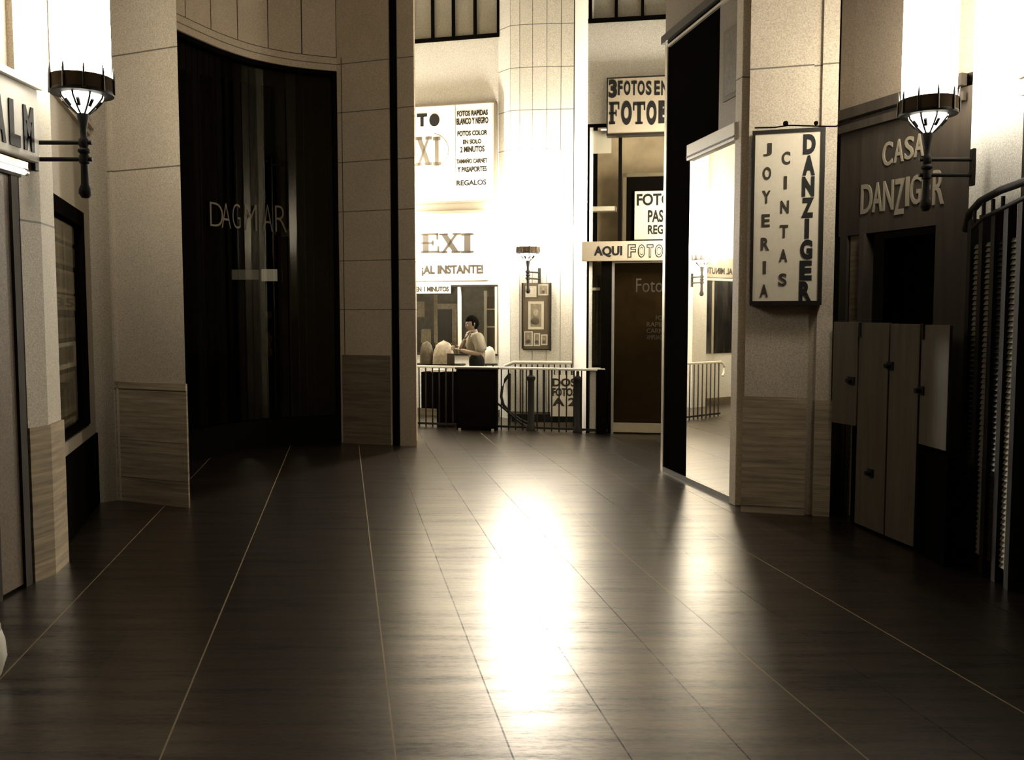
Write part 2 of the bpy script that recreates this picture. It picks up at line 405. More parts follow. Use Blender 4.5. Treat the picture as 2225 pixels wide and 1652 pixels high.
# window frame and glass
wr = root('window_1', (-3.3, 10.2, 0))
g = MB(); strip(g, sub(.02, T - .02, 40), .35, ZO, -.10, -.112); obj('pane', g, 'dglass', wr)
g = MB(); strip(g, sub(0, T, 40), 0, .35, -.02, -.14); strip(g, sub(0, T, 40), ZO - .05, ZO + .0, -.03, -.12)
g.on(Plane(along(T - .05), along(T)), 0, .05, .35, ZO, -.02, -.12)
obj('frame', g, 'black', wr)
g = MB(); strip(g, sub(0.3, T - .3, 20), 0, ZO, -1.1, -1.15); obj('display_back', g, 'black', wr)
# letters on the window
DG = thing('shop_lettering', 'thin outlined letters reading DAGMAR on the dark curved shop window', 'lettering', (-3.0, 10.9, 2.7))
for ch, x0, x1, y0, y1 in (('D', 468, 496, 440, 492), ('A', 492, 512, 441, 495), ('G', 515, 532, 442, 496), ('M', 541, 566, 443, 500), ('A', 578, 598, 444, 502), ('R', 603, 628, 446, 503)):
    best = None                                # plan position where the curve is seen at this pixel
    for i in range(200):
        a = along(T * i / 200); b = along(T * (i + 1) / 200); pa = F * a[0] / a[1] + 1112.5
        if pa >= x0: best = (T * i / 200); break
    P = Plane(along(best), along(min(T, best + .25)))
    a0, a1, z0, z1 = P.rect(x0, y0, x1, y1)
    obj('letter', text(MB(), ch, P, a0, a1, z0, z1, -.08, .004, -.018), 'inkd', DG)
# pale things and stand-ins for reflections behind the glass
def behind(px0, py0, px1, py1, Y, mat, name, label, cat, bevel=.004):
    a = at(px0, py1, Y); b = at(px1, py0, Y)
    return tag(obj(name, MB().box(a.x, b.x, Y, Y + .012, a.z, b.z), mat, None, bevel), label, cat)
behind(503, 586, 562, 608, 11.47, 'refldim', 'reflection_card', 'long dim glowing card standing in for a reflection in the dark curved window under the letters', 'card')  # this card and the next glow in place of reflections in the glass
behind(568, 585, 602, 611, 11.47, 'reflglow', 'reflection_card', 'brightest short white glowing card standing in for a reflection in the dark curved window', 'card')
behind(571, 678, 591, 692, 11.47, 'cloth', 'shop_tag', 'small pale tag hanging low in the dark curved window', 'tag')
mb = MB(); pp = [at(570, 724, 11.47), at(586, 725, 11.47), at(591, 735, 11.47), at(587, 752, 11.47), at(591, 766, 11.47), at(586, 776, 11.47), at(571, 763, 11.47)]
mb.add([(p.x, 11.47, p.z) for p in pp] + [(p.x, 11.5, p.z) for p in pp], [tuple(range(7)), tuple(range(13, 6, -1))] + [(i, (i + 1) % 7, 7 + (i + 1) % 7, 7 + i) for i in range(7)])
tag(obj('display_scarf', mb, 'cloth'), 'small pale folded scarf low in the dark curved window', 'scarf')

# ------------------------------------------------------------ left pier beside the rotunda
PP = Plane((-2.21, 11.56), (-1.20, 11.20))
def pxs(P, px): return hit(px, 700, P.p0, P.p1)[0]
g0, g1 = pxs(PP, 849), pxs(PP, 868)
pm = MB(); pm.on(PP, 0, g0, 0, TOP, 0, -.5); pm.on(PP, g0, g1, 0, TOP, -.09, -.5); q_ = [PP.pt(g1, 0), PP.pt(PP.L, 0)]; pm.prism([(q_[0].x, q_[0].y), (q_[1].x, q_[1].y), (-1.27, 11.75), (q_[0].x - .15, 11.75)], 0, TOP)
struct('wall_pier', pm, 'stone_n')
gb = MB(); gb.on(PP, g0, g1, 0, TOP, -.03, -.088); struct('trim_4', gb, 'black')
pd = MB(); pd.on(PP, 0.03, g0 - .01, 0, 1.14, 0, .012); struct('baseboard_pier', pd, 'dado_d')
v1 = pxs(PP, 748); vj = MB(); vj.on(PP, v1, v1 + .008, 0, ZO + .16, .0, .0025); struct('trim_5', vj, 'dark')
cl = MB(); cl.prism([(-1.9, 12.0), (-1.85, 12.15), (-6, 13.6), (-6.1, 13.45)], 0, TOP); struct('wall_rotunda_left', cl, 'greyw')

# ------------------------------------------------------------ left side wall (shop side)
ls = MB(); ls.prism([(-2.97, -1), (-3.2, -1), (-3.2, 5.42), (-2.97, 5.42)], 0, TOP); struct('wall_left', ls, 'brown')
lpl = MB(); lpl.prism([(-2.93, 5.40), (-2.90, 5.58), (-2.96, 5.86), (-3.14, 5.90), (-3.2, 5.4)], 0, TOP)
struct('wall_left_strip', lpl, stone('strip_stone', (.60, .54, .43), (2.2,)))
lpd = MB(); lpd.prism([(-2.92, 5.40), (-2.885, 5.58), (-2.945, 5.87), (-3.10, 5.91), (-3.1, 5.39)], 0, .95); struct('baseboard_strip', lpd, 'dado')
QP = Plane((-3.06, 5.90), (-3.62, 7.76))
QP = Plane((-3.06, 5.90), (-3.62, 7.76))
# plane faces +x side; out is toward the aisle
a0, a1, z0, z1 = QP.rect(108, 445, 186, 950)
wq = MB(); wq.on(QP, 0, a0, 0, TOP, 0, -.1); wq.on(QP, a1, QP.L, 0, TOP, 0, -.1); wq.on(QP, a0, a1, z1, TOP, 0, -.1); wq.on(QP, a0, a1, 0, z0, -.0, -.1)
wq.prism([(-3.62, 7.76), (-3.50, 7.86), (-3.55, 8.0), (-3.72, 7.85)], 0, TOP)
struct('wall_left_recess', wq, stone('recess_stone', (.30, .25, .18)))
bq = MB(); bq.on(QP, 0, QP.L, 0, .62, 0, .015); struct('baseboard_recess', bq, 'black')
vc = root('window_2', (-3.3, 6.8, z0))
b = MB()
for (s0, s1, y0, y1) in ((a0, a0 + .05, z0, z1), (a1 - .05, a1, z0, z1), (a0, a1, z0, z0 + .04), (a0, a1, z1 - .12, z1)): b.on(QP, s0, s1, y0, y1, .012, -.08)
obj('frame', b, 'black', vc); b = MB().on(QP, a0, a1, z0, z1, -.085, -.1); b.on(QP, a0, a1, z0 - .02, z0, 0, -.3); obj('display_back', b, 'black', vc)
obj('pane', MB().on(QP, a0 + .05, a1 - .05, z0, z1, -.03, -.036), 'glass', vc)
# things in the vitrine, top to bottom
def incase(y0, y1, x0, x1, mat, name, label, cat, txt=None, off=-.075):
    s0, s1, w0, w1 = QP.rect(x0, y0, x1, y1); t_ = thing(name, label, cat, QP.pt((s0 + s1) / 2, w0, off))
    obj('card', MB().on(QP, s0, s1, w0, w1, off, off + .02), mat, t_, .003)
    if txt: obj('lettering', text(MB(), txt, QP, s0 + .1 * (s1 - s0), s1 - .1 * (s1 - s0), w0 + .2 * (w1 - w0), w1 - .2 * (w1 - w0), off + .021, .003, .02), 'ink', t_)
    else: obj('picture', MB().on(QP, s0 + .15 * (s1 - s0), s1 - .15 * (s1 - s0), w0 + .2 * (w1 - w0), w1 - .15 * (w1 - w0), off + .02, off + .024), 'photod', t_)
incase(478, 520, 118, 176, 'cloth', 'display_card', 'topmost pale card in the narrow left vitrine', 'card')
incase(530, 574, 122, 178, 'photo', 'display_card', 'second card from the top in the narrow left vitrine', 'card')
incase(586, 636, 126, 178, 'cloth', 'display_card', 'card around a black rectangle above the price card in the left vitrine', 'card')
incase(641, 674, 132, 180, 'cloth', 'price_card', 'pale price card reading 35 in the left vitrine', 'price card', '35')
incase(690, 735, 130, 180, 'photo', 'display_card', 'dark card directly below the price card in the left vitrine', 'card')
incase(745, 802, 133, 182, 'paper', 'display_card', 'brightest card with a white corner, mid height in the left vitrine', 'card')
incase(812, 905, 136, 182, 'photo', 'display_card', 'tall dim card near the bottom of the left vitrine', 'card')
incase(915, 945, 140, 182, 'cloth', 'display_card', 'lowest small card in the left vitrine', 'card')
# dark down pipe and its neighbour
pm0 = hit(222, 940, QP.p0, QP.p1)[0]
tag(obj('down_pipe', MB().tube([QP.pt(pm0, 0, .034), QP.pt(pm0, 4.2, .034)], .018), 'black'), 'thin dark vertical pipe between the left vitrine and the stone pilaster', 'pipe')
# cornice above the recess
cn = MB()
for k, (z, o) in enumerate(((3.17, .03), (3.22, .06), (3.29, .04))): cn.on(QP, 0, QP.L, z, z + .035, 0, o)
struct('trim_6', cn, 'stone')
# shop front nearest the camera on the left
WL = Plane((-2.95, 4.0), (-2.95, 5.40))
dl = root('door_1', (-2.97, 4.7, 0))
b = MB()
for s in (0.02, .50, .98, 1.30): b.on(WL, s, s + .07, 0, 2.52, 0, .03)
b.on(WL, 0, 1.4, 2.45, 2.55, 0, .035); obj('frame', b, 'wood', dl)
obj('door_leaf', MB().on(WL, 0.02, 1.36, .02, 2.5, -.02, .012), 'brown', dl)
sg = thing('shop_sign', 'glossy sign box with dark upright letters at the top left edge', 'sign', (-2.93, 5.2, 2.6))
a0, a1, z0, z1 = WL.rect(-60, 195, 82, 300)
z0, z1 = 2.60, 2.86
obj('sign_box', MB().on(WL, .3, 1.50, z0 - .05, z1 + .12, .05, .10), 'panel', sg, .01)
b = MB()
for i, ch in enumerate('INALM'): text(b, ch, WL, .72 + .15 * i, .83 + .15 * i, z0, z1, .101, .006, .06)
obj('lettering', b, 'ink', sg)
obj('moulding', MB().on(WL, .3, 1.50, z1 + .12, z1 + .16, .05, .13), 'rail', sg)
ft = thing('fluorescent_tube', 'lit white fluorescent tube under the sign at the left edge', 'light', (-2.9, 4.8, 2.45))
obj('tube', MB().tube([(-2.86, 4.5, 2.47), (-2.86, 5.33, 2.47)], .016), 'tube', ft)
obj('end_cap', MB().tube([(-2.86, 5.33, 2.47), (-2.86, 5.36, 2.47)], .019), 'metal', ft)
obj('housing', MB().box(-2.95, -2.85, 4.5, 5.36, 2.49, 2.53), 'metal', ft)
bin_ = thing('litter_bin', 'pale rounded bin just entering the frame at the bottom left edge', 'bin', (-2.43, 3.88, 0))
obj('body', MB().lathe([(0, 0), (.12, 0), (.145, .02), (.17, .10), (.165, .17), (.15, .22), (.14, .23), (0, .23)], (-2.43, 3.88), 28), 'rail', bin_)
obj('rim', MB().lathe([(.13, .229), (.135, .245), (.15, .24), (.15, .22)], (-2.43, 3.88), 28), 'metal', bin_)

# ------------------------------------------------------------ right pilaster with the vertical sign
RP = Plane((1.925, 7.41), (2.575, 7.22))
s1 = pxs(RP, 1757); s2 = pxs(RP, 1775)
rp = MB(); rp.on(RP, 0, s1, 0, TOP, 0, -.3); rp.on(RP, s1, s2, 0, TOP, -.035, -.3); rp.on(RP, s2, RP.L, 0, TOP, .0, -.3)
struct('wall_right_pilaster', rp, 'stone_r')
rd = MB(); rd.on(RP, -.012, s1, 0, .97, 0, .012); rd.on(RP, s2, RP.L + .01, 0, .95, 0, .012)
for z in (.06,): rd.on(RP, -.01, s1, z, z + .01, .011, .016)
struct('baseboard_right', rd, 'dado')
vs_ = thing('vertical_shop_sign', 'tall lit box sign reading JOYERIA CINTAS DANZIGER downwards on the right pilaster', 'sign', (2.15, 7.1, 1.75))
a0, a1, z0, z1 = RP.rect(1642, 292, 1783, 655)
SP = Plane(tuple(RP.pt(0, 0, .14).xy), tuple(RP.pt(1, 0, .14).xy))
a0, a1, z0, z1 = SP.rect(1636, 288, 1786, 655)
obj('sign_box', MB().on(SP, a0, a1, z0, z1, -.12, 0), plain('lit_tan_panel', (.62, .55, .42), .35, 0, .4, .08), vs_, .004)
b = MB()
for (u0, u1, w0, w1) in ((a0 - .015, a0 + .008, z0, z1), (a1 - .02, a1 + .012, z0, z1), (a0 - .015, a1 + .012, z1 - .005, z1 + .025), (a0 - .015, a1 + .012, z0 - .03, z0 + .003)): b.on(SP, u0, u1, w0, w1, -.13, .012)
obj('frame', b, 'dark', vs_)
W_, H_ = a1 - a0, z1 - z0
def col_letters(name, word, u, wd, v0, v1, hh, mat, bold):
    for i, ch in enumerate(word):
        zc = z1 - H_ * (v0 + (v1 - v0) * i / (len(word) - 1)); ww = wd * (.35 if ch == 'I' else 1)
        uu = a0 + W_ * (u - .02 * i / len(word)) - ww / 2
        obj(name, text(MB(), ch, SP, uu, uu + ww, zc - hh / 2, zc + hh / 2, .001, .006, bold), mat, vs_)
col_letters('small_letter', 'JOYERIA', .20, .062, .095, .935, .10, 'inkg', .025)
col_letters('small_letter', 'CINTAS', .47, .062, .15, .87, .10, 'inkg', .025)
col_letters('large_letter', 'DANZIGER', .80, .092, .075, .94, .155, 'ink', .055)
# return side of the box facing the aisle
EP = Plane(tuple(SP.pt(a0 - .016, 0, -.115).xy), tuple(SP.pt(a0 - .016, 0, 0).xy))
for i, ch in enumerate('DANZIGER'):
    zc = z1 - H_ * (.075 + .865 * i / 7)
    obj('side_letter', text(MB(), ch, EP, .015, .10, zc - .07, zc + .07, .001, .006, .05), 'metal', vs_)
wr_ = thing('sign_cable', 'thin dark cable from the vertical sign across to the right shop front', 'cable', (2.5, 7.1, 3.1))
c0, c1 = SP.pt(a0, z1 + .05, .0), SP.pt(a1 + .02, z1 + .03, .0)
pts = [c0, SP.pt(a0 + W_ * .3, z1 + .045, 0), SP.pt(a0 + W_ * .5, z1 + .055, 0), c1, SP.pt(a1 + .09, z1 + .03, -.02), (2.64, 7.16, z1 + .09)]
obj('wire', MB().tube(pts, .006, 6), 'black', wr_)
obj('insulator', MB().ball(SP.pt(a0 + W_ * .45, z1 + .07, 0), .022, 10), 'black', wr_)
obj('insulator', MB().ball(SP.pt(a1 - .06, z1 + .06, 0), .018, 10), 'black', wr_)

# ------------------------------------------------------------ mirrored display bay
MP = Plane((1.587, 9.45), (1.945, 7.66))
m0, m1 = pxs(MP, 1497), pxs(MP, 1597)
s155 = pxs(MP, 1555)
mw = root('window_3', (1.75, 8.5, 0))
obj('mirror_pane', MB().on(MP, m0, m1, .05, 3.12, 0, .01), 'mirror', mw)
obj('jamb', MB().on(MP, .07, m0, 0, 4.42, -.05, .0), 'black', mw)
obj('edge_strip', MB().on(MP, 0, .07, 0, 4.5, -.06, .012), 'metal', mw, .004)
obj('transom', MB().on(MP, m0, m1 + .03, 3.12, 3.27, 0, .05), 'rail', mw, .006)
obj('transom_bead', MB().on(MP, m0, m1 + .03, 3.145, 3.16, .05, .056), 'ink', mw)
obj('dark_panel', MB().on(MP, m0, s155, 3.27, 4.42, -.04, .0), 'black', mw)
obj('sill', MB().on(MP, .07, m1 + .03, 0, .05, 0, .012), 'dark', mw)
up_ = MB().on(MP, s155, MP.L, 3.27, 4.42, -.04, .002); obj('upper_panel', up_, 'brown', mw)
soff = MB(); soff.on(MP, -.02, MP.L + .1, 4.42, 4.5, -.06, .05); struct('trim_7', soff, 'dark')
sf2 = MB(); sf2.on(MP, .12, MP.L + .05, 4.36, 4.385, .003, .03); struct('trim_8', sf2, 'metal')
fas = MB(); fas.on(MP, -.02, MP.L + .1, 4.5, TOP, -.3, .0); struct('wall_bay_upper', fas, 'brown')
jb = MB(); jb.on(MP, m1, MP.L + .02, 0, 4.42, -.3, .03); struct('wall_bay_jamb', jb, 'stone_r', None, .006)
pcf = thing('framed_picture', 'small dark framed picture high above the mirror at the right', 'picture', MP.pt(1.5, 3.5))
a0, a1, z0, z1 = MP.rect(1579, 66, 1611, 202)
obj('frame', MB().on(MP, a0 - .03, a1 + .03, z0 - .04, z1 + .04, .002, .02), 'inkl', pcf, .004)
obj('picture', MB().on(MP, a0 + .015, a1 - .015, z0, z1, .02, .024), 'photod', pcf)
bw = MB(); bw.prism([(1.66, 9.46), (1.6, 9.46), (1.66, 9.56), (6, 10.6), (6, 10.4)], 0, TOP); struct('wall_bay_end', bw, 'greyw')

# ------------------------------------------------------------ right shop front (Danziger)
DP = Plane((2.66, 7.42), (3.12, 6.20))
L = DP.L
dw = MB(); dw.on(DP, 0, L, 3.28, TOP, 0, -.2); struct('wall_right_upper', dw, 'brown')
dt = MB(); dt.on(DP, 0, L - .05, 3.10, 3.16, 0, .03); dt.on(DP, 0, L - .05, 3.20, 3.28, 0, .05); struct('trim_9', dt, 'wood')
fb = MB(); fb.on(DP, 0, L, 2.28, 3.20, -.02, -.1); struct('wall_right_fascia', fb, 'wood')
cs = thing('fascia_lettering', 'brown painted lettering reading CASA DANZIGER above the dark right doorway', 'lettering', DP.pt(.6, 2.4))
for ch, x0, y0, x1, y1 in (('C', 1915, 308, 1936, 360), ('A', 1940, 302, 1960, 352), ('S', 1963, 296, 1982, 346), ('A', 1984, 290, 2004, 340),
                           ('D', 1868, 400, 1892, 464), ('A', 1893, 396, 1914, 460), ('N', 1916, 392, 1938, 457), ('Z', 1941, 388, 1961, 466), ('I', 1965, 384, 1972, 448),
                           ('G', 1975, 380, 1998, 444), ('E', 2001, 375, 2018, 441), ('R', 2024, 368, 2048, 444)):
    u0, u1, w0, w1 = DP.rect(x0, y0, x1, y1); obj('letter', text(MB(), ch, DP, u0, u1, w0, w1, -.019, .01, .01), 'inkw', cs)
dr = root('door_2', DP.pt(.6, 0))
e = pxs(DP, 1840), pxs(DP, 1872), pxs(DP, 2022), L
b = MB(); b.on(DP, .02, .10, 0, 2.28, -.02, -.1); b.on(DP, e[1] - .05, e[1], 0, 2.28, 0, -.1); b.on(DP, e[2], e[3], 0, 2.28, -.02, -.1); obj('frame', b, 'wood', dr)
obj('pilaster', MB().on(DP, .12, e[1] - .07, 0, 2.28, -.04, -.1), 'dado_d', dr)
obj('opening', MB().on(DP, 0, L, 0, 2.28, -.5, -.55), 'black', dr)
# shutter boards
def shutter(p, q, zb, zt, label, latch):
    P = Plane(p, q); t_ = thing('shutter_board', label, 'shutter', P.pt(P.L / 2, zb), None)
    obj('board', MB().on(P, 0, P.L, zb, zt, -.022, 0), 'board', t_, .003)
    for (fx, z, nm) in latch:
        if nm == 'latch':
            b = MB().on(P, fx * P.L - .035, fx * P.L + .035, z - .03, z + .03, 0, .012); b.tube([P.pt(fx * P.L, z, .01), P.pt(fx * P.L, z, .05)], .018, 10); obj('latch', b, 'iron', t_)
        else: obj('hook', MB().on(P, fx * P.L - .012, fx * P.L + .012, z - .07, z + .04, 0, .012), 'iron', t_)
shutter((2.565, 7.17), (2.665, 6.92), .78, 1.585, 'leftmost grey shutter board, cut short above the floor beside the pilaster', [(.8, 1.13, 'latch')])
shutter((2.675, 6.92), (2.735, 6.52), .02, 1.58, 'full height grey shutter board beside the leftmost short one', [(.05, 1.54, 'hook'), (.55, .45, 'latch')])
shutter((2.738, 6.50), (2.80, 6.17), .02, 1.575, 'full height grey shutter board with a bulging right edge', [(.05, 1.27, 'latch')])
shutter((2.805, 6.15), (2.825, 5.80), .75, 1.57, 'rightmost grey shutter board, cut short above the floor', [(.08, 1.54, 'hook'), (.07, 1.12, 'latch')])
tag(obj('ledge', MB().box(2.80, 2.88, 5.72, 6.1, 0.0, .72), 'black'), 'black window base behind the rightmost short shutter board', 'window base')
tag(obj('ledge', MB().box(2.74, 2.80, 7.0, 7.18, 0.0, .76), 'black'), 'black window base behind the leftmost short shutter board', 'window base')
# right side wall with lamp strip
rs = MB(); rs.prism([(3.12, 6.20), (3.12, 5.50), (3.4, 5.5), (3.4, 6.3)], 0, TOP); struct('wall_right_strip', rs, 'white')
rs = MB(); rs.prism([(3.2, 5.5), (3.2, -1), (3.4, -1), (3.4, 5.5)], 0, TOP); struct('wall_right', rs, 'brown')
rc = MB().box(3.08, 3.2, 5.40, 5.50, 0, TOP); struct('trim_10', rc, 'dark')
rc2 = MB(); rc2.box(3.04, 3.12, 5.38, 5.52, 3.05, 3.16); rc2.box(3.06, 3.12, 5.39, 5.51, 2.95, 3.05); struct('trim_11', rc2, 'rail')
# folded gate
GP = Plane((3.05, 5.96), (2.99, 5.19))
gt = thing('folding_gate', 'dark folded gate with slatted strips against the right wall', 'gate', GP.pt(.4, 0))
for k in range(5): obj('stile', MB().on(GP, .0 + .17 * k, .055 + .17 * k, .0, 2.26 + .012 * k, 0, .05), 'iron', gt)
for k in range(4):
    b = MB(); n = 60
    for j in range(n):
        z = .1 + 2.0 * j / n; b.hexa([GP.pt(.056 + .17 * k, z, .03), GP.pt(.165 + .17 * k, z, .03), GP.pt(.165 + .17 * k, z, .0), GP.pt(.056 + .17 * k, z, .0)],
                                     [GP.pt(.056 + .17 * k, z + .027, .018), GP.pt(.165 + .17 * k, z + .027, .018), GP.pt(.165 + .17 * k, z + .027, -.008), GP.pt(.056 + .17 * k, z + .027, -.008)])
    obj('slat_panel', b, 'slat' if k != 2 else 'dark', gt)
obj('top_rail', MB().tube([GP.pt(-.08, 2.20, .03), GP.pt(0.02, 2.30, .05), GP.pt(.18, 2.36, .05), GP.pt(.45, 2.39, .05), GP.pt(.8, 2.40, .05)], .024), 'iron', gt)
obj('lower_rail', MB().tube([GP.pt(.05, 2.20, .04), GP.pt(.25, 2.25, .05), GP.pt(.8, 2.31, .05)], .014), 'iron', gt)
for k in range(4): obj('spindle', MB().tube([GP.pt(.1 + .13 * k, 2.22 + .02 * k, .05), GP.pt(.1 + .13 * k, 2.35, .05)], .012), 'iron', gt)

# ------------------------------------------------------------ back wall, photo shop
BW = Plane((-6.0, 16.02), (-.20, 14.55))
a_w0, a_w1, z_w0, z_w1 = BW.rect(800, 621, 1105, 790)
z_w0, z_w1 = 1.0, 2.15
a_w1 = pxs(BW, 1105) - .0; a_w1 = min(a_w1, BW.L - .03); a_w0 = a_w1 - 1.75
zb = 6.05; ub = MB(); a_s = BW.L
ub.on(BW, 0, a_w0, 0, zb, 0, -.2); ub.on(BW, a_w0, a_w1, 0, z_w0, 0, -.2); ub.on(BW, a_w0, a_w1, z_w1, zb, 0, -.2); ub.on(BW, a_w1, BW.L, 0, zb, 0, -.2)
ub.on(BW, 0, BW.L, 7.7, TOP, 0, -.2)
struct('wall_back_left', ub, 'white')
uw = root('window_4', BW.pt(4.5, zb))
b = MB(); b.on(BW, 0, BW.L, zb, zb + .06, 0, .03)
for px in (845, 893, 940, 985, 1032, 1083): s = hit(px, 50, BW.p0, BW.p1)[0]; b.on(BW, s - .022, s + .022, zb, 7.7, -.03, .02)
obj('frame', b, 'black', uw); obj('frosted_pane', MB().on(BW, 0, BW.L, zb, 7.7, -.05, -.06), 'greyw', uw)
# second pilaster and dark shop beyond the pier (seen in the mirror)
sx = (6.0 - 2.78) * BW.L / 5.8; sy = (6.0 - 2.42) * BW.L / 5.8
struct('wall_back_second', MB().on(BW, sx, sy, 0, TOP, 0, .22), 'ribs')
w9 = root('window_9', BW.pt(2, 1)); obj('opening', MB().on(BW, sx - 1.5, sx - .06, .95, 2.30, .0, .012), 'black', w9)
obj('mullion', MB().on(BW, sx - .42, sx - .38, .95, 2.30, .012, .03), 'tan', w9); obj('frame', MB().on(BW, sx - 1.55, sx - .03, 2.30, 2.34, 0, .04), 'rail', w9)
s9 = thing('distant_shop_sign', 'tan strip sign seen only in the mirror above a dark window', 'sign', BW.pt(2, 2.4))
obj('panel', MB().on(BW, sx - 1.5, sx - .06, 2.36, 2.72, 0, .04), 'tan', s9)
obj('lettering', text(MB(), 'FOTOS AL MINUTO', BW, sx - 1.4, sx - .12, 2.42, 2.54, .041, .004, .03), 'ink', s9)
# central ribbed pilaster
pl = [(-.22, 14.56), (-.03, 14.32), (.12, 14.27), (.32, 14.24), (.54, 14.21), (.76, 14.20), (.96, 14.19)]
cb_ = MB(); cb_.prism(pl[:2] + [(-.03, 14.6), (-.2, 14.7)], 0, TOP)
for i in range(1, len(pl) - 1):
    P = Plane(pl[i], pl[i + 1]); cb_.on(P, .004, P.L - .004, 0, TOP, 0, -.3)
struct('wall_back_centre', cb_, 'ribs')
cbb = MB()
for i in range(1, len(pl) - 1): P = Plane(pl[i], pl[i + 1]); cbb.on(P, 0, P.L, 0, TOP, -.02, -.28)
struct('trim_12', cbb, 'inkl')
skb = MB()
for i in range(1, len(pl) - 1): P = Plane(pl[i], pl[i + 1]); skb.on(P, 0, P.L, 0, .12, .0, .02)
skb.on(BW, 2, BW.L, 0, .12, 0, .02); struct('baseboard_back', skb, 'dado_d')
# big shop sign
sgn = thing('photo_shop_sign', 'large cream sign with faded photo prices list high on the back wall', 'sign', BW.pt(4.8, 3.4))
SB = Plane(tuple(BW.pt(0, 0, .10).xy), tuple(BW.pt(1, 0, .10).xy))
b0, b1, zz0, zz1 = SB.rect(905, 228, 1074, 437); bl = b1 - 1.95
obj('panel', MB().on(SB, bl, b1, zz0, zz1, -.09, 0), 'panel', sgn, .004)
b = MB()
for (u0, u1, w0, w1) in ((bl, b1 + .02, zz1, zz1 + .03), (bl, b1 + .02, zz0 - .03, zz0), (b1, b1 + .03, zz0, zz1)): b.on(SB, u0, u1, w0, w1, -.10, .02)
obj('frame', b, 'inkl', sgn)
sd = hit(990, 330, SB.p0, SB.p1)[0]; obj('divider', MB().on(SB, sd - .006, sd, zz0, zz1, 0, .003), 'inkl', sgn)
def srect(P, x0, y0, x1, y1): return P.rect(x0, y0, x1, y1)
b = MB()
for ch, x0, x1 in (('F', 850, 872), ('O', 876, 897), ('T', 906, 928), ('O', 933, 955)):
    u0, u1, w0, w1 = srect(SB, x0, 247, x1, 275)
    text(b, ch, SB, u0, u1, w0, w1, .001, .004, .06)
    if ch == 'O': b.on(SB, u0 + .04, u1 - .04, w0 + .04, w1 - .04, .001, .004)
obj('lettering', b, 'ink', sgn)
b = MB()
for ch, x0, x1 in (('E', 862, 900), ('X', 903, 938), ('I', 941, 957)):
    serif(b, ch, SB, *srect(SB, x0, 298, x1, 360), .001, .004)
obj('large_lettering', b, 'inkl', sgn)
M['faint'] = plain('very_faded_paint', (.30, .27, .21), .7)
for ch, x0, x1 in (('C', 848, 868), ('O', 875, 895), ('L', 903, 918), ('O', 934, 955), ('R', 960, 980)): obj('faded_letter', text(MB(), ch, SB, *srect(SB, x0, 384, x1, 410), .001, .004, .03), 'faint', sgn)
b = MB()
for s, x0, x1, y0, y1 in (('FOTOS RAPIDAS', 993, 1060, 240, 252), ('BLANCO Y NEGRO', 992, 1061, 256, 270), ('FOTOS COLOR', 994, 1059, 284, 295), ('EN SOLO', 1006, 1046, 303, 313),
                          ('2 MINUTOS', 1000, 1053, 318, 331), ('TAMAÑO CARNET', 992, 1059, 343, 355), ('Y PASAPORTES', 994, 1058, 362, 374), ('REGALOS', 992, 1057, 391, 403)):
    obj('small_lettering', text(MB(), s, SB, *srect(SB, x0, y0, x1, y1), .001, .004, .03), 'ink', sgn)
b = MB(); cen = srect(SB, 905, 290, 973, 365); cx_, cz_ = (cen[0] + cen[1]) / 2 - .05, (cen[2] + cen[3]) / 2
b.tube([SB.pt(cx_ + .33 * cos(t_ / 10), cz_ + .28 * sin(t_ / 10), .003) for t_ in range(-13, 14)], .005, 6); obj('oval_line', b, 'inkl', sgn)
# ledge below the sign
lg = MB(); u0, u1, w0, w1 = BW.rect(905, 443, 1058, 464); lg.on(BW, u1 - 1.9, u1, w0, w0 + .03, 0, .12); lg.on(BW, u1 - 1.9, u1 - .03, w0 + .04, w1, 0, .04); struct('trim_13', lg, 'inkl')
# EXI painted lettering
ex = thing('wall_lettering', 'slab serif grey letters EXI over AL INSTANTE on the white wall', 'lettering', BW.pt(5, 2.3))
u0, u1, w0, w1 = BW.rect(905, 478, 1062, 610)
obj('panel', MB().on(BW, u1 - 1.8, u1, w0, w1, .001, .02), 'panel', ex, .003)
b = MB()
for ch, x0, x1 in (('E', 915, 955), ('X', 955, 1002), ('I', 1003, 1030)): serif(b, ch, BW, *BW.rect(x0, 507, x1, 550), .021, .006)
obj('large_lettering', b, 'inkg', ex)
obj('small_lettering', text(MB(), '¡AL INSTANTE!', BW, *BW.rect(917, 576, 1051, 600), .021, .005, .04), 'inkg', ex)
u0, u1, w0, w1 = BW.rect(930, 553, 1058, 566); b = MB()
b.tube([BW.pt(u0 + (u1 - u0) * k / 12, w0 + (w1 - w0) * (k / 12) ** 2, .022) for k in range(13)], .003, 6); obj('curved_line', b, 'inkl', ex)
sm = thing('hanging_sign', 'small white strip sign reading EN 1 MINUTOS over the shop window', 'sign', BW.pt(4.9, 2.05))
u0, u1, w0, w1 = BW.rect(905, 619, 981, 638)
obj('panel', MB().on(BW, u1 - 1.0, u1, w0, w1, .03, .05), 'panel', sm); obj('lettering', text(MB(), 'FOTOS EN 1 MINUTOS', BW, u1 - .9, u1 - .03, w0 + .03, w1 - .03, .051, .004, .03), 'inkg', sm)
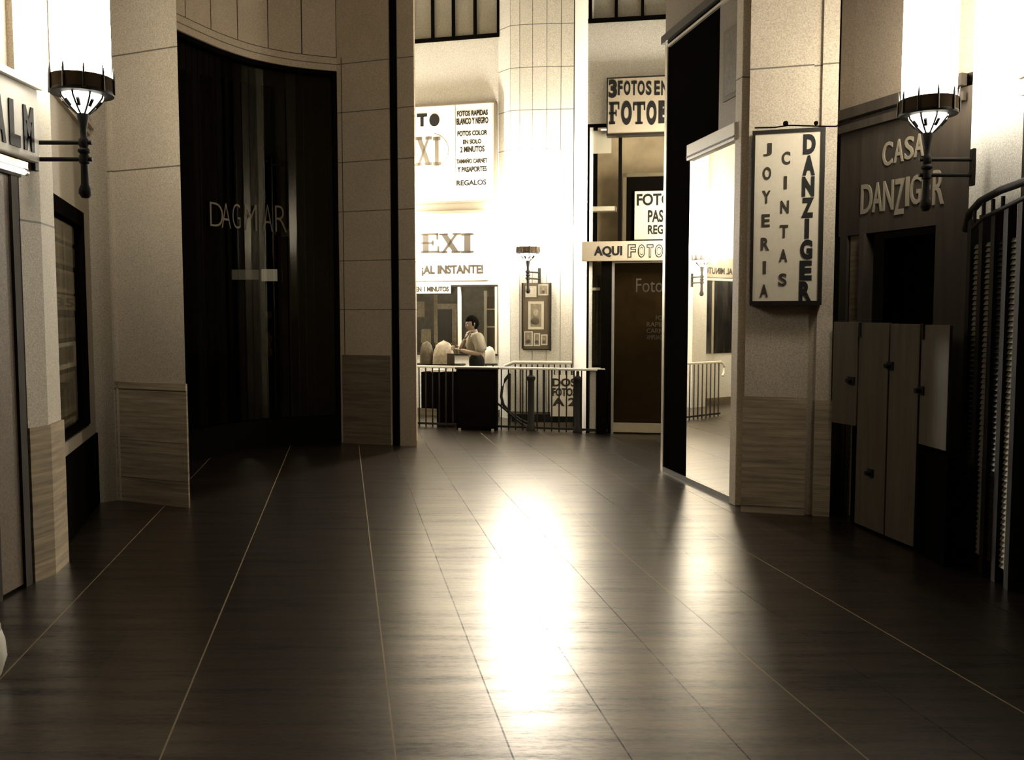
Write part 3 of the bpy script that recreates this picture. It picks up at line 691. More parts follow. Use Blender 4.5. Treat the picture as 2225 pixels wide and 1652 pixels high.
# shop window
wn = root('window_5', BW.pt(a_w0, z_w0)); b = MB()
b.on(BW, a_w0, a_w1, z_w1 - .03, z_w1, .02, -.1); b.on(BW, a_w0, a_w1, z_w0, z_w0 + .03, .02, -.1)
obj('frame', b, 'dark', wn)
for (x, wd) in ((998, .045), (1078, .035)): s = pxs(BW, x); obj('mullion', MB().on(BW, s - wd / 2, s + wd / 2, z_w0, z_w1, .015, -.05), 'rail', wn)
obj('pane', MB().on(BW, a_w0, a_w1, z_w0 + .03, z_w1 - .03, -.05, -.056), 'glass', wn)
rm = MB(); rm.on(BW, a_w0 - .3, a_w1 + .3, 0, 2.6, -1.3, -1.35); struct('wall_shop_back', rm, 'tap')
rm = MB(); rm.on(BW, a_w0 - .3, a_w1 + .3, 2.5, 2.6, -.2, -1.35); rm.on(BW, a_w0 - .35, a_w0 - .3, 0, 2.6, -.2, -1.35); rm.on(BW, a_w1 + .3, a_w1 + .35, 0, 2.6, -.2, -1.35); struct('wall_shop_sides', rm, 'greyw')
rm = MB(); s = pxs(BW, 1082); rm.on(BW, s, a_w1, z_w0, z_w1, -.06, -.09); struct('wall_shop_panel', rm, 'greyw')
tag(obj('ceiling_tube', MB().on(BW, a_w0 + .2, a_w1 - .1, 2.44, 2.48, -.5, -.56), 'lit'), 'lit tube inside the photo shop above its window', 'light')
DPs = Plane(tuple(BW.pt(0, 0, -.75).xy), tuple(BW.pt(1, 0, -.75).xy))
dd_ = thing('shop_cabinet', 'pale cabinet with a black panel inside the photo shop window', 'cabinet', DPs.pt(4.9, 0))
u0, u1, w0, w1 = DPs.rect(945, 660, 992, 760); obj('body', MB().on(DPs, u0, u1, .0, w1, -.3, 0), 'cloth', dd_, .005)
u0, u1, w0, w1 = DPs.rect(952, 672, 982, 745); obj('black_panel', MB().on(DPs, u0, u1, w0, w1, 0, .02), 'black', dd_)
dc = thing('display_shelf', 'pale shelf unit with dark bottles seen through the right pane of the shop window', 'shelf', DPs.pt(5.3, 0))
u0, u1, w0, w1 = DPs.rect(1054, 632, 1078, 752); obj('upright', MB().on(DPs, u0 - .02, u0 + .03, 0, w1, -.2, 0), 'rail', dc); obj('back', MB().on(DPs, u0 + .03, u1, 0, w1 - .1, -.2, -.02), 'dark', dc)
obj('shelf_board', MB().on(DPs, u0, u1, 1.75, 1.77, -.2, .04), 'rail', dc); obj('shelf_board', MB().on(DPs, u0, u1, 1.45, 1.47, -.2, .04), 'rail', dc)
HP = Plane(tuple(BW.pt(0, 0, -.35).xy), tuple(BW.pt(1, 0, -.35).xy))
for (x0, y0, x1, y1, m_, lb) in ((907, 655, 922, 690, 'cloth', 'pale looped scarf hanging at the left of the shop window'), (925, 650, 932, 690, 'tap', 'narrow dark scarf hanging in the shop window'), (943, 640, 950, 745, 'cloth', 'long pale strip of photographs hanging beside the cabinet'), (915, 715, 936, 745, 'photo', 'mottled print low in the left shop window pane')):
    u0, u1, w0, w1 = HP.rect(x0, y0, x1, y1); b = MB(); n = 7
    for k in range(n):
        f0, f1 = k / n, (k + 1) / n; b.on(HP, u0 + (u1 - u0) * f0, u0 + (u1 - u0) * f1, w0 + .01 * (k % 3), w1 - .008 * ((k + 1) % 2), -.01 + .008 * (k % 2), .012 * (k % 2) + .004)
    tag(obj('hanging_print', b, m_), lb, 'hanging goods')

# ------------------------------------------------------------ right bay: photo shop with the smoked glass door
RB = Plane((1.04, 12.55), (2.75, 12.25))
zh = 5.62
def zr(x0, y0, x1, y1): return RB.rect(x0, y0, x1, y1)
xw0, xw1, za, zb2 = zr(1277, 268, 1460, 520)
zs0 = 2.40; zs1 = za
_, _, zsig0, zsig1 = zr(1264, 523, 1448, 567)
zwin = zr(1277, 267, 1460, 400)[3]
bb = MB(); bb.on(RB, 0, RB.L, zwin, zh, 0, -.2); bb.on(RB, 0, RB.L, 7.0, TOP, 0, -.2)
bb.on(RB, RB.L - .3, RB.L, 0, zh, 0, -.2)
struct('wall_right_bay', bb, 'white')
ret = MB(); ret.prism([(1.04, 12.55), (.97, 14.2), (1.03, 14.5), (1.12, 12.56)], 0, TOP); struct('wall_right_return', ret, 'white')
uw2 = root('window_6', RB.pt(.5, zh)); b = MB(); b.on(RB, 0, RB.L, zh, zh + .055, 0, .03)
for px in (1281, 1339, 1396, 1455, 1512): s = hit(px, 30, RB.p0, RB.p1)[0]; s = max(s, .03); b.on(RB, s - .02, s + .02, zh, 7.0, -.03, .02)
obj('frame', b, 'black', uw2); obj('frosted_pane', MB().on(RB, 0, RB.L, zh, 7.0, -.05, -.06), 'greyw', uw2)
# upper shop window
w6 = root('window_7', RB.pt(.5, zsig1)); b = MB()
s = pxs(RB, 1345); b.on(RB, s - .025, s + .02, zsig1, zwin, .01, -.05); b.on(RB, 0, .03, 0, zwin, .01, -.05); b.on(RB, 0, RB.L - .3, zwin - .04, zwin, .01, -.05)
obj('frame', b, 'black', w6); obj('pane', MB().on(RB, .03, RB.L - .3, zsig1, zwin - .04, -.02, -.026), 'glass', w6)
ub2 = MB().on(RB, 0.08, RB.L, 0, zwin + .2, -.75, -.8); struct('wall_bay_back', ub2, plain('mottled_wall', (.34, .27, .18), .8, 0, .2, .6, 3))
tag(obj('ceiling_tube', MB().on(RB, .15, RB.L - .5, zwin - .02, zwin + .02, -.45, -.5), 'lit'), 'lit tube added inside the bay above the tall window to brighten its interior', 'light')  # added light source so the bay interior does not go black
u0, u1, w0, w1 = zr(1279, 282, 1328, 332)
tag(obj('paper_notice', MB().on(RB, u0, u1, w0, w1, -.06, -.055), 'panel'), 'pale notice at the top left of the tall bay window', 'notice')
u0, u1, w0, w1 = zr(1277, 440, 1338, 456)
tag(obj('window_shelf', MB().on(RB, u0, u1, w0 - .01, w0 + .05, -.2, -.03), 'rail'), 'pale narrow shelf across the lower left of the tall bay window', 'shelf')
inn = thing('inner_frame', 'pale inner frame around a dark opening behind the bay window', 'frame', RB.pt(1.0, 2.4))
IP = Plane(tuple(RB.pt(0, 0, -.3).xy), tuple(RB.pt(1, 0, -.3).xy))
u0, u1, w0, w1 = IP.rect(1353, 375, 1500, 525); b = MB(); b.on(IP, u0, u0 + .05, w0, w1, -.05, 0); b.on(IP, u0, u1, w1 - .05, w1, -.05, 0); obj('frame', b, 'inkl', inn)
obj('dark_board', MB().on(IP, u0 + .05, u1, w0, w1 - .05, -.05, -.03), 'black', inn)
u0, u1, w0, w1 = IP.rect(1379, 415, 1520, 520); ps = thing('window_poster', 'white notice reading FOTO PAS REG behind the bay window glass', 'notice', IP.pt(u0, w0))
obj('panel', MB().on(IP, u0, u1, w0, w1, .02, .03), 'panel', ps)
b = MB()
for s_, x0, x1, y0, y1 in (('FOTOS', 1384, 1474, 421, 447), ('PASAPORTE', 1408, 1520, 456, 483), ('REGALOS', 1408, 1490, 489, 509)):
    obj('lettering', text(MB(), s_, IP, *IP.rect(x0, y0, x1, y1), .031, .004, .03), 'ink', ps)
# hanging FOTOB sign
fo = thing('projecting_sign', 'tan sign with bold black letters 3 FOTOS EN and FOTOB high on the bay', 'sign', RB.pt(.5, 3.6))
FP = Plane(tuple(RB.pt(0, 0, .16).xy), tuple(RB.pt(1, 0, .16).xy))
u0, u1, w0, w1 = FP.rect(1320, 168, 1456, 290); uR = u0 + (u1 - u0) * 1.55
obj('panel', MB().on(FP, u0, uR, w0, w1, -.1, 0), 'tan', fo, .004)
b = MB(); b.on(FP, u0 - .01, uR, w0 - .02, w0 + .005, -.15, .012); b.on(FP, u0 - .01, uR, w1 - .005, w1 + .012, -.15, .012); b.on(FP, u0 - .012, u0 + .006, w0, w1, -.15, .012); obj('frame', b, 'dark', fo)
b = MB(); text(b, '3', FP, *FP.rect(1323, 173, 1341, 213), .001, .005, .05)
for ch, x0, x1 in (('F', 1343, 1353), ('O', 1356, 1370), ('T', 1372, 1384), ('O', 1386, 1401), ('S', 1404, 1416), ('E', 1422, 1434), ('N', 1437, 1451), ('1', 1457, 1463)): text(b, ch, FP, *FP.rect(x0, 176, x1, 207), .001, .005, .035)
obj('small_lettering', b, 'ink', fo)
b = MB()
serif(b, 'F', FP, *FP.rect(1324, 222, 1347, 270), .001, .005)
text(b, 'O', FP, *FP.rect(1350, 219, 1373, 272), .001, .005, .06)
serif(b, 'T', FP, *FP.rect(1376, 222, 1402, 270), .001, .005)
text(b, 'O', FP, *FP.rect(1405, 219, 1427, 272), .001, .005, .06); text(b, 'B', FP, *FP.rect(1431, 219, 1455, 268), .001, .005, .06)
obj('large_lettering', b, 'ink', fo)
# AQUI FOTO strip sign
aq = thing('door_sign', 'long tan strip sign reading AQUI FOTO over the smoked glass door', 'sign', RB.pt(.3, zsig0))
QP2 = Plane(tuple(RB.pt(0, 0, .1).xy), tuple(RB.pt(1, 0, .1).xy))
u0, u1, w0, w1 = QP2.rect(1264, 524, 1450, 567)
obj('panel', MB().on(QP2, u0, u0 + (u1 - u0) * 1.5, w0, w1, -.09, 0), 'tan', aq, .004)
obj('lettering', text(MB(), 'AQUI', QP2, *QP2.rect(1291, 535, 1352, 559), .001, .004, .035), 'ink', aq)
b = MB(); b2 = MB()
for ch, x0, x1 in (('F', 1364, 1382), ('O', 1386, 1402), ('T', 1405, 1420), ('O', 1423, 1441)):
    u0, u1, w0, w1 = QP2.rect(x0, 531, x1, 560); text(b, ch, QP2, u0, u1, w0, w1, .001, .003, .06); text(b2, ch, QP2, u0 + .012, u1 - .012, w0 + .014, w1 - .014, .005, .002, .0)
obj('outlined_lettering', b, 'ink', aq); obj('letter_fill', b2, 'tan', aq)
# door
do = root('door_3', RB.pt(.9, 0)); sdl = pxs(RB, 1332); sdr = sdl + 1.0
b = MB(); b.on(RB, sdl - .02, sdl + .015, 0, zsig0, .0, -.06); b.on(RB, sdl, sdr, zsig0 - .03, zsig0, 0, -.05); b.on(RB, sdr, sdr + .03, 0, zsig0, 0, -.05); obj('frame', b, 'metal', do)
obj('pane', MB().on(RB, sdl + .015, sdr, .14, zsig0 - .03, -.02, -.03), 'sglass', do)
obj('kick_rail', MB().on(RB, sdl + .015, sdr, .02, .15, 0, -.04), 'tan', do)
obj('backing', MB().on(RB, sdl - .35, sdr + .05, 0, zsig0, -.20, -.22), plain('door_curtain', (.16, .125, .08), .9, 0, .1, .3, 6), do)
b = MB()
for k, (s_, y0, y1, x0) in enumerate((('FOTOS', 686, 696, 1425), ('RAPIDAS', 700, 710, 1405), ('CARNETS', 714, 724, 1405), ('AMPLIACIONES', 728, 738, 1405))): text(b, s_, RB, *RB.rect(x0, y0, 1462, y1), -.018, .002, .0)
obj('lettering', b, 'inkg', do)
b = MB(); text(b, 'Foto', RB, *RB.rect(1382, 605, 1440, 635), -.018, .002, 0); obj('script_lettering', b, 'wood', do)
# dark side display and posts
sdp = root('window_8', RB.pt(.1, 0)); b = MB(); b.on(RB, pxs(RB, 1306), sdl - .02, 0, zsig0, .01, -.06); obj('post', b, 'black', sdp)
obj('pane', MB().on(RB, .03, pxs(RB, 1306), .92, zsig0, -.02, -.026), 'glass', sdp)
obj('bulkhead', MB().on(RB, 0.0, pxs(RB, 1306), 0, .92, .0, -.05), 'white', sdp)
tb = MB(); n = 9
for k in range(n): tb.on(RB, .04 + .2 * k / n, .04 + .2 * (k + 1) / n, .95, 2.2, -.12 - .02 * (k % 2), -.105 - .02 * (k % 2))
tag(obj('hanging_tapestry', tb, 'tap'), 'dark patterned cloth hanging behind the narrow glass beside the door', 'cloth')
u0, u1, w0, w1 = zr(1268, 625, 1303, 631); tag(obj('shelf_strip', MB().on(RB, .04, u1, w0, w1, -.08, -.05), 'rail'), 'thin bright strip across the narrow dark glass beside the door', 'shelf')

# ------------------------------------------------------------ poster case on the central pilaster
CP = Plane((.12, 14.24), (.62, 14.17))
cs_ = thing('poster_case', 'narrow framed case of portrait photographs on the white central pilaster', 'display case', CP.pt(.25, 1.2))
u0, u1, w0, w1 = CP.rect(1137, 615, 1195, 758)
obj('backing', MB().on(CP, u0, u1, w0, w1, -.005, .015), 'inkl', cs_)
b = MB(); b.on(CP, u0 - .02, u0, w0, w1, 0, .05); b.on(CP, u1, u1 + .025, w0 - .03, w1, 0, .06); b.on(CP, u0, u1, w0 - .02, w0, 0, .05); obj('frame', b, 'dark', cs_)
for (x0, y0, x1, y1, big, lb) in ((1148, 655, 1182, 716, 1, 'largest white bordered portrait in the middle of the poster case'), (1139, 720, 1158, 752, 0, 'small portrait at the lower left of the poster case'),
                                  (1160, 724, 1174, 752, 0, 'small portrait at the lower centre of the poster case'), (1176, 727, 1190, 750, 0, 'small pale portrait at the lower right of the poster case'),
                                  (1170, 618, 1192, 642, 0, 'grey picture at the top right of the poster case'), (1142, 622, 1166, 646, 0, 'white leaflet at the top left of the poster case')):
    u0, u1, w0, w1 = CP.rect(x0, y0, x1, y1); t_ = thing('portrait_photograph', lb, 'photograph', CP.pt(u0, w0))
    obj('border', MB().on(CP, u0, u1, w0, w1, .018, .026), 'paper', t_); m_ = .04 if big else .018
    if 'leaflet' in lb: obj('print', MB().on(CP, u0 + .04, u1 - .05, w0 + .05, w1 - .03, .026, .028), 'panel', t_); continue
    obj('print', MB().on(CP, u0 + m_, u1 - m_, w0 + m_, w1 - m_, .026, .028), 'photo', t_)
    c = CP.pt((u0 + u1) / 2, w0 + (w1 - w0) * .6, .030); rr = (w1 - w0) * .13
    b = MB(); b.ball(c, rr, 12, (.8, .12, 1.1)); obj('face', b, 'cloth', t_)
    b = MB(); b.ball(c - V((0, 0, (w1 - w0) * .3)), rr * 1.3, 12, (1.1, .1, .8)); obj('shoulders', b, 'photod', t_)

# ------------------------------------------------------------ railings round the stairwell
RL = Plane((-2.15, 13.59), (1.33, 12.44))
rl = thing('stair_railing', 'front railing of thin bars with pale handrail and fluted posts', 'railing', (-.3, 13.0, 0))
obj('handrail', MB().on(RL, 0, RL.L - .04, .875, .91, -.03, .035), 'rail', rl, .012)
obj('rail_end', MB().tube([RL.pt(.02, .893), RL.pt(-.05, .87), RL.pt(-.10, .80), RL.pt(-.10, .72), RL.pt(-.05, .66)], .022), 'rail', rl)
obj('bottom_rail', MB().on(RL, 0, RL.L, .03, .06, -.012, .012), 'iron', rl)
nb = 34
for k in range(nb):
    s = .05 + (RL.L - .1) * k / (nb - 1); obj('baluster', MB().tube([RL.pt(s, .0, 0), RL.pt(s, .875, 0)], .011, 6), 'iron', rl)
def post(P, s, par, r=.048):
    c = P.pt(s, 0); b = MB().lathe([(0, 0), (r * 1.4, 0), (r * 1.4, .06), (r, .09), (r, .70), (r * 1.1, .72), (r * 1.35, .745), (r * 1.3, .775), (r * .5, .80), (r * .45, .87), (0, .87)], (c.x, c.y), 16)
    obj('post', b, 'iron', par)
for px in (1154, 1256): post(RL, pxs(RL, px), rl)
obj('end_post', MB().on(RL, RL.L - .14, RL.L - .02, 0, .90, -.05, .05), 'black', rl, .01)
# back railing
RK = Plane((.0, 13.95), (1.02, 13.86))
rk = thing('stair_railing', 'short pale topped railing behind the stairwell against the white wall', 'railing', (.5, 13.9, 0))
obj('handrail', MB().tube([RK.pt(-.12, .86), RK.pt(0.02, .92), RK.pt(RK.L - .1, .92)], .028), 'rail', rk)
for k in range(11): s = .05 + (RK.L - .15) * k / 10; obj('baluster', MB().tube([RK.pt(s, .1, 0), RK.pt(s, .91, 0)], .011, 6), 'iron', rk)
obj('curb', MB().on(RK, 0, RK.L - .05, 0, .12, -.05, .05), 'iron', rk)
# sweeping scroll and stair handrail going down
sr = thing('stair_handrail', 'dark curved handrail sweeping down into the stairwell behind the bars', 'handrail', (.0, 13.3, 0))
c_ = [at(1108, 812, 13.25), at(1098, 825, 13.25), at(1091, 845, 13.25), at(1089, 862, 13.25), at(1094, 880, 13.25), at(1108, 896, 13.25), at(1130, 912, 13.3), at(1160, 926, 13.35)]
obj('rail', MB().tube(c_, .022), 'iron', sr); obj('newel', MB().tube([(c_[0].x, 13.25, .0), (c_[0].x, 13.25, c_[0].z)], .014), 'iron', sr)
c2 = [at(1070, 868, 13.2), at(1095, 888, 13.2), at(1120, 910, 13.25), at(1145, 930, 13.3)]
obj('lower_rail', MB().tube(c2, .016), 'iron', sr)
# notice panel seen through the bars
NP = Plane((.55, 13.80), (1.0, 13.77))
nt = thing('stair_notice', 'white notice with dark lettering seen through the right railing bars', 'notice', (.8, 13.8, .2))
u0, u1, w0, w1 = NP.rect(1196, 815, 1256, 905); obj('panel', MB().on(NP, u0, u1, w0, w1, 0, .015), 'panel', nt)
b = MB()
for k, s_ in enumerate(('DOS', 'FOTOS', 'A 2')): text(b, s_, NP, u0 + .03, u1 - .03, w1 - .06 - .15 * (k + 1) + .03, w1 - .05 - .15 * k, .016, .004, .04)
obj('lettering', b, 'inkg', nt)

# ------------------------------------------------------------ dark cabinet, counter goods
bx = thing('newsstand_cabinet', 'large black cabinet in front of the railing, the man leaning behind it', 'cabinet', (-.51, 12.9, 0))
CB = Plane((-.80, 12.86), (-.225, 12.74))
obj('body', MB().on(CB, 0, CB.L, .0, .88, -.13, 0), 'black', bx, .008); obj('top', MB().on(CB, -.015, CB.L + .015, .88, .905, -.13, .015), 'dark', bx, .004)
obj('door', MB().on(CB, .03, CB.L - .03, .05, .84, .0, .012), 'black', bx, .003)
for s in (.05, CB.L - .05): obj('foot', MB().on(CB, s - .02, s + .02, 0, .03, .0, .02), 'metal', bx)
BB = Plane((-1.42, 13.52), (-.82, 13.34))
b2x = thing('low_stand', 'dark stand behind the left railing bars with pale paper on top', 'stand', (-1.15, 13.5, 0))
obj('body', MB().on(BB, .05, .55, .25, .80, -.25, 0), 'black', b2x, .006); obj('leg', MB().on(BB, .30, .55, 0, .25, -.2, 0), 'black', b2x)
tag(obj('paper_stack', MB().on(BB, .2, .36, .801, .84, -.2, -.02), 'paper', None, .004), 'small stack of white paper on the dark stand behind the bars', 'paper')
# table of goods left of the man
tb_ = thing('goods_table', 'table behind the railing carrying pale cloth covered goods', 'table', (-1.1, 14.1, 0))
GB = Plane((-1.75, 14.25), (-.80, 14.0))
obj('top', MB().on(GB, 0, GB.L, .86, .89, -.25, .02), 'wood', tb_)
for s in (.05, GB.L - .05):
    for o in (-.22, 0): obj('leg', MB().on(GB, s - .02, s + .02, 0, .86, o - .02, o + .02), 'wood', tb_)
def lump(x0, y0, x1, y1, Y, mat, name, label, cat, seed, dep=.09):
    rnd = random.Random(seed); a = at(x0, y1, Y); b_ = at(x1, y0, Y); cx, cz = (a.x + b_.x) / 2, .89
    hx, hz = (b_.x - a.x) / 2, b_.z - .89; mb = MB(); n, m_ = 20, 10; mb.smooth = True; vs = []; fs = []
    for i in range(m_ + 1):
        t = i / m_; r = (1 - t ** 3.2) ** .5 if i < m_ else 0
        for j in range(n):
            an = 2 * pi * j / n; wob = 1 + .10 * sin(3 * an + seed) * (1 - t) + .05 * rnd.uniform(-1, 1)
            sg_ = lambda v: math.copysign(abs(v) ** .6, v)
            vs.append((cx + hx * sg_(cos(an)) * r * wob, Y + dep * sg_(sin(an)) * r * wob, cz + hz * t * (1 - .06 * rnd.random())))
    for i in range(m_):
        for j in range(n): fs.append((i * n + j, i * n + (j + 1) % n, (i + 1) * n + (j + 1) % n, (i + 1) * n + j))
    mb.add(vs, fs); return tag(obj(name, mb, mat), label, cat)
lump(942, 739, 986, 792, 14.1, 'cloth', 'covered_goods', 'large pale patterned bundle on the goods table left of the man', 'bundle', 3)
lump(912, 740, 942, 792, 14.15, 'tap', 'covered_goods', 'dark draped bundle at the left end of the goods table', 'bundle', 7)
tag(obj('small_box', MB().box(*(lambda a, b_: (a.x, b_.x, 13.93, 13.985, .8905, b_.z))(at(972, 795, 14.0), at(988, 768, 14.0))), 'inkg', None, .004), 'small brown box on the goods table by the pale bundle', 'box')
bg = lump(1050, 752, 1077, 795, 14.3, 'paper', 'paper_bag', 'crumpled white bag behind the man on a stool', 'bag', 11, .08)
stl = thing('stool', 'dark wooden stool behind the railing carrying the white bag', 'stool', (-.35, 14.3, 0))
obj('seat', MB().lathe([(0, .86), (.13, .86), (.13, .885), (0, .885)], (-.36, 14.3), 20), 'wood', stl)
for k in range(4): a = pi / 4 + k * pi / 2; obj('leg', MB().tube([(-.36 + .12 * cos(a), 14.3 + .12 * sin(a), 0), (-.36 + .08 * cos(a), 14.3 + .08 * sin(a), .86)], .013, 8), 'wood', stl)

# ------------------------------------------------------------ wall lamps (arms leave the axis along +x; turned about z)
def make_lamp(label, loc, rz, arm=.33, group='lantern wall lamps'):
    t_ = thing('wall_lamp', label, 'lamp', loc); t_.rotation_euler.z = rz
    for z in (0, -.10): obj('bracket_arm', MB().tube([(-.05, 0, z), (-.03, 0, z), (arm, 0, z)], .013, 10), 'iron', t_, local=True)
    obj('wall_plate', MB().box(arm - .012, arm + .012, -.022, .022, -.17, .07), 'iron', t_, .004, True)
    obj('stem', MB().lathe([(0, -.335), (.022, -.33), (.038, -.305), (.036, -.28), (.024, -.25), (.021, -.13), (.03, -.12), (.03, -.08), (.022, -.07), (.036, -.055), (.036, -.045), (.022, -.03), (.03, -.015), (.03, .015), (.019, .03), (.02, .08), (.034, .155), (.034, .17), (0, .17)], n=20), 'iron', t_, local=True)
    obj('bowl', MB().lathe([(.03, .17), (.05, .19), (.085, .225), (.115, .262), (.12, .28)], n=24), 'bowl', t_, local=True)
    b = MB()
    for k in range(8):
        a = 2 * pi * k / 8; c, s = cos(a), sin(a); b.tube([(r * c, r * s, z) for r, z in ((.032, .17), (.053, .188), (.088, .223), (.118, .26), (.124, .28))], .006, 6)
        a2 = a + .2; c, s = cos(a2), sin(a2); b.tube([(r * c, r * s, z) for r, z in ((.075, .208), (.096, .232), (.108, .243))], .010, 6)
    obj('bowl_ribs', b, 'iron', t_, local=True)
    obj('gallery', MB().lathe([(.178, .302), (.177, .37), (.182, .38), (.176, .385), (.170, .38), (.170, .302)], n=32), 'horn', t_, local=True)
    obj('gallery_base', MB().lathe([(.11, .28), (.178, .282), (.182, .292), (.179, .302), (.168, .303), (.11, .295)], n=32), 'iron', t_, local=True)
    for k in range(10):
        a = 2 * pi * (k + .3) / 10; c, s = cos(a), sin(a)
        obj('fin', MB().tube([(.181 * c, .181 * s, .29), (.181 * c, .181 * s, .40), (.181 * c, .181 * s, .45)], [.010, .008, .001], 6), 'dark', t_, local=True)
    obj('glass_shade', MB().lathe([(0, .31), (.165, .31), (.167, .6), (.165, 1.27), (.13, 1.33), (0, 1.35)], n=32), 'lamp', t_, local=True)
    return t_
pL = at(182, 310, 5.52); l1 = make_lamp('tall lantern wall lamp on the left wall strip', pL, pi, .30)
pR = at(2014, 347, 5.95)
def lamp_copy(label, loc, rz):
    c = copy_tree(l1); c.location = loc; c.rotation_euler.z = rz; c['label'] = label; return c
lamp_copy('tall lantern wall lamp before the CASA DANZIGER fascia', pR, 0)
p2 = at(1147, 591, 13.95); lamp_copy('distant lantern lamp on the white central pilaster, above the poster case', p2, R(52))
lamp_copy('lantern lamp hidden by the pier, seen glaring in the mirror', (-2.36, 14.47, p2.z), R(90))
lamp_copy('unseen lantern lamp added behind the mirrored bay to light the bay wall', (2.42, 11.35, p2.z), 0)  # extra lantern out of view, added to brighten the white bay wall
struct('wall_rotunda_right', MB().box(2.78, 2.95, 9.9, 12.3, 0, TOP), 'greyw')
for o in list(col.objects):
    if o.name.startswith('wall_lamp'):
        o['group'] = 'lantern wall lamps'
        if o.location.y > 10:
            for ch in o.children:
                if ch.name.startswith('glass_shade'): ch.material_slots[0].link = 'OBJECT'; ch.material_slots[0].material = M['lampf'] if o.location.y > 12 else M['lampm']
# ------------------------------------------------------------ the man leaning behind the cabinet
def skin_parts(chains, sub=2):
    """chains: (points, radii, branches) grown with a Skin modifier, returned as evaluated vertices and faces"""
    vs, es, rs = [], [], []
    for pts, rad, at_ in chains:
        k = len(vs)
        for i, p in enumerate(pts):
            vs.append(p); rs.append(rad[i])
            if i: es.append((k + i - 1, k + i))
        if at_ is not None: es.append((at_, k))
    me = bpy.data.meshes.new('s'); me.from_pydata(vs, es, []); o = bpy.data.objects.new('s', me); col.objects.link(o)
    sk = o.modifiers.new('skin', 'SKIN'); sk.use_smooth_shade = True
    for i, d_ in enumerate(me.skin_vertices[0].data): d_.radius = rs[i] if isinstance(rs[i], tuple) else (rs[i], rs[i]); d_.use_root = (i == 0)
    sb = o.modifiers.new('sub', 'SUBSURF'); sb.levels = sub; sb.render_levels = sub
    dg = bpy.context.evaluated_depsgraph_get(); dg.update(); ev = bpy.data.meshes.new_from_object(o.evaluated_get(dg))
    out = [v.co.copy() for v in ev.vertices], [tuple(p.vertices) for p in ev.polygons]
    bpy.data.objects.remove(o); bpy.data.meshes.remove(me); bpy.data.meshes.remove(ev); return out
def remesh(mb, vox):
    me = bpy.data.meshes.new('r'); me.from_pydata([tuple(v) for v in mb.v], [], mb.f); o = bpy.data.objects.new('r', me); col.objects.link(o)
    r = o.modifiers.new('r', 'REMESH'); r.mode = 'VOXEL'; r.voxel_size = vox
    s = o.modifiers.new('s', 'SMOOTH'); s.factor = .5; s.iterations = 2
    dg = bpy.context.evaluated_depsgraph_get(); dg.update(); ev = bpy.data.meshes.new_from_object(o.evaluated_get(dg))
    q = MB(); q.smooth = True; q.v = [v.co.copy() for v in ev.vertices]; q.f = [tuple(p.vertices) for p in ev.polygons]
    bpy.data.objects.remove(o); bpy.data.meshes.remove(me); bpy.data.meshes.remove(ev); return q
man = thing('person', 'man in grey short sleeved shirt and black trousers, arms crossed, hand at his chin', 'person', (-.54, 13.52, 0))
PY = 13.52
leg_l = [(-.52, PY - .09, .86), (-.55, PY - .11, .48), (-.50, PY - .12, .09)]; leg_r = [(-.54, PY + .09, .86), (-.58, PY + .12, .48), (-.55, PY + .14, .09)]
arm_n = [(-.52, PY - .15, 1.315), (-.47, PY - .215, 1.20), (-.475, PY - .25, 1.075), (-.62, PY - .27, 1.10), (-.765, PY - .265, 1.14)]
arm_f = [(-.57, PY + .15, 1.315), (-.68, PY + .14, 1.20), (-.80, PY + .02, 1.09), (-.745, PY - .06, 1.20), (-.70, PY - .09, 1.30)]
spine = [(-.53, PY, .90), (-.525, PY, 1.02), (-.535, PY, 1.16), (-.545, PY, 1.29), (-.56, PY, 1.38), (-.58, PY, 1.47)]
sr_ = [(.12, .15), (.105, .135), (.115, .15), (.10, .14), (.055, .055), (.052, .052)]
def chain_body(g, limbs=True):
    ch = [(spine, [(a + g, b + g) for a, b in sr_], None)]
    ch.append((arm_n, [.065 + g, .052 + g, .043 + g, .038 + g, .028 + g], 3)); ch.append((arm_f, [.065 + g, .052 + g, .043 + g, .038 + g, .028 + g], 3))
    ch.append((leg_l, [.09 + g, .06 + g, .042 + g], 0)); ch.append((leg_r, [.09 + g, .06 + g, .042 + g], 0)); return ch
body = MB(); body.add(*skin_parts(chain_body(0)))
for L_, s_ in ((leg_l, 0), (leg_r, 0)):
    x, y, z = L_[2]; body.add(*skin_parts([([(x + .03, y, .07), (x - .05, y, .055), (x - .16, y, .035)], [.045, .042, .03], None)]))
fw = V((-.93, -.36, -.12)).normalized(); lf = V((0, 0, 1)).cross(fw).normalized(); hu = fw.cross(lf); HC = V((-.598, PY - .012, 1.515))
def hp(x, y, z): return HC + fw * x + lf * y + hu * z
def g_(x, c, s): return math.exp(-((x - c) / s) ** 2)
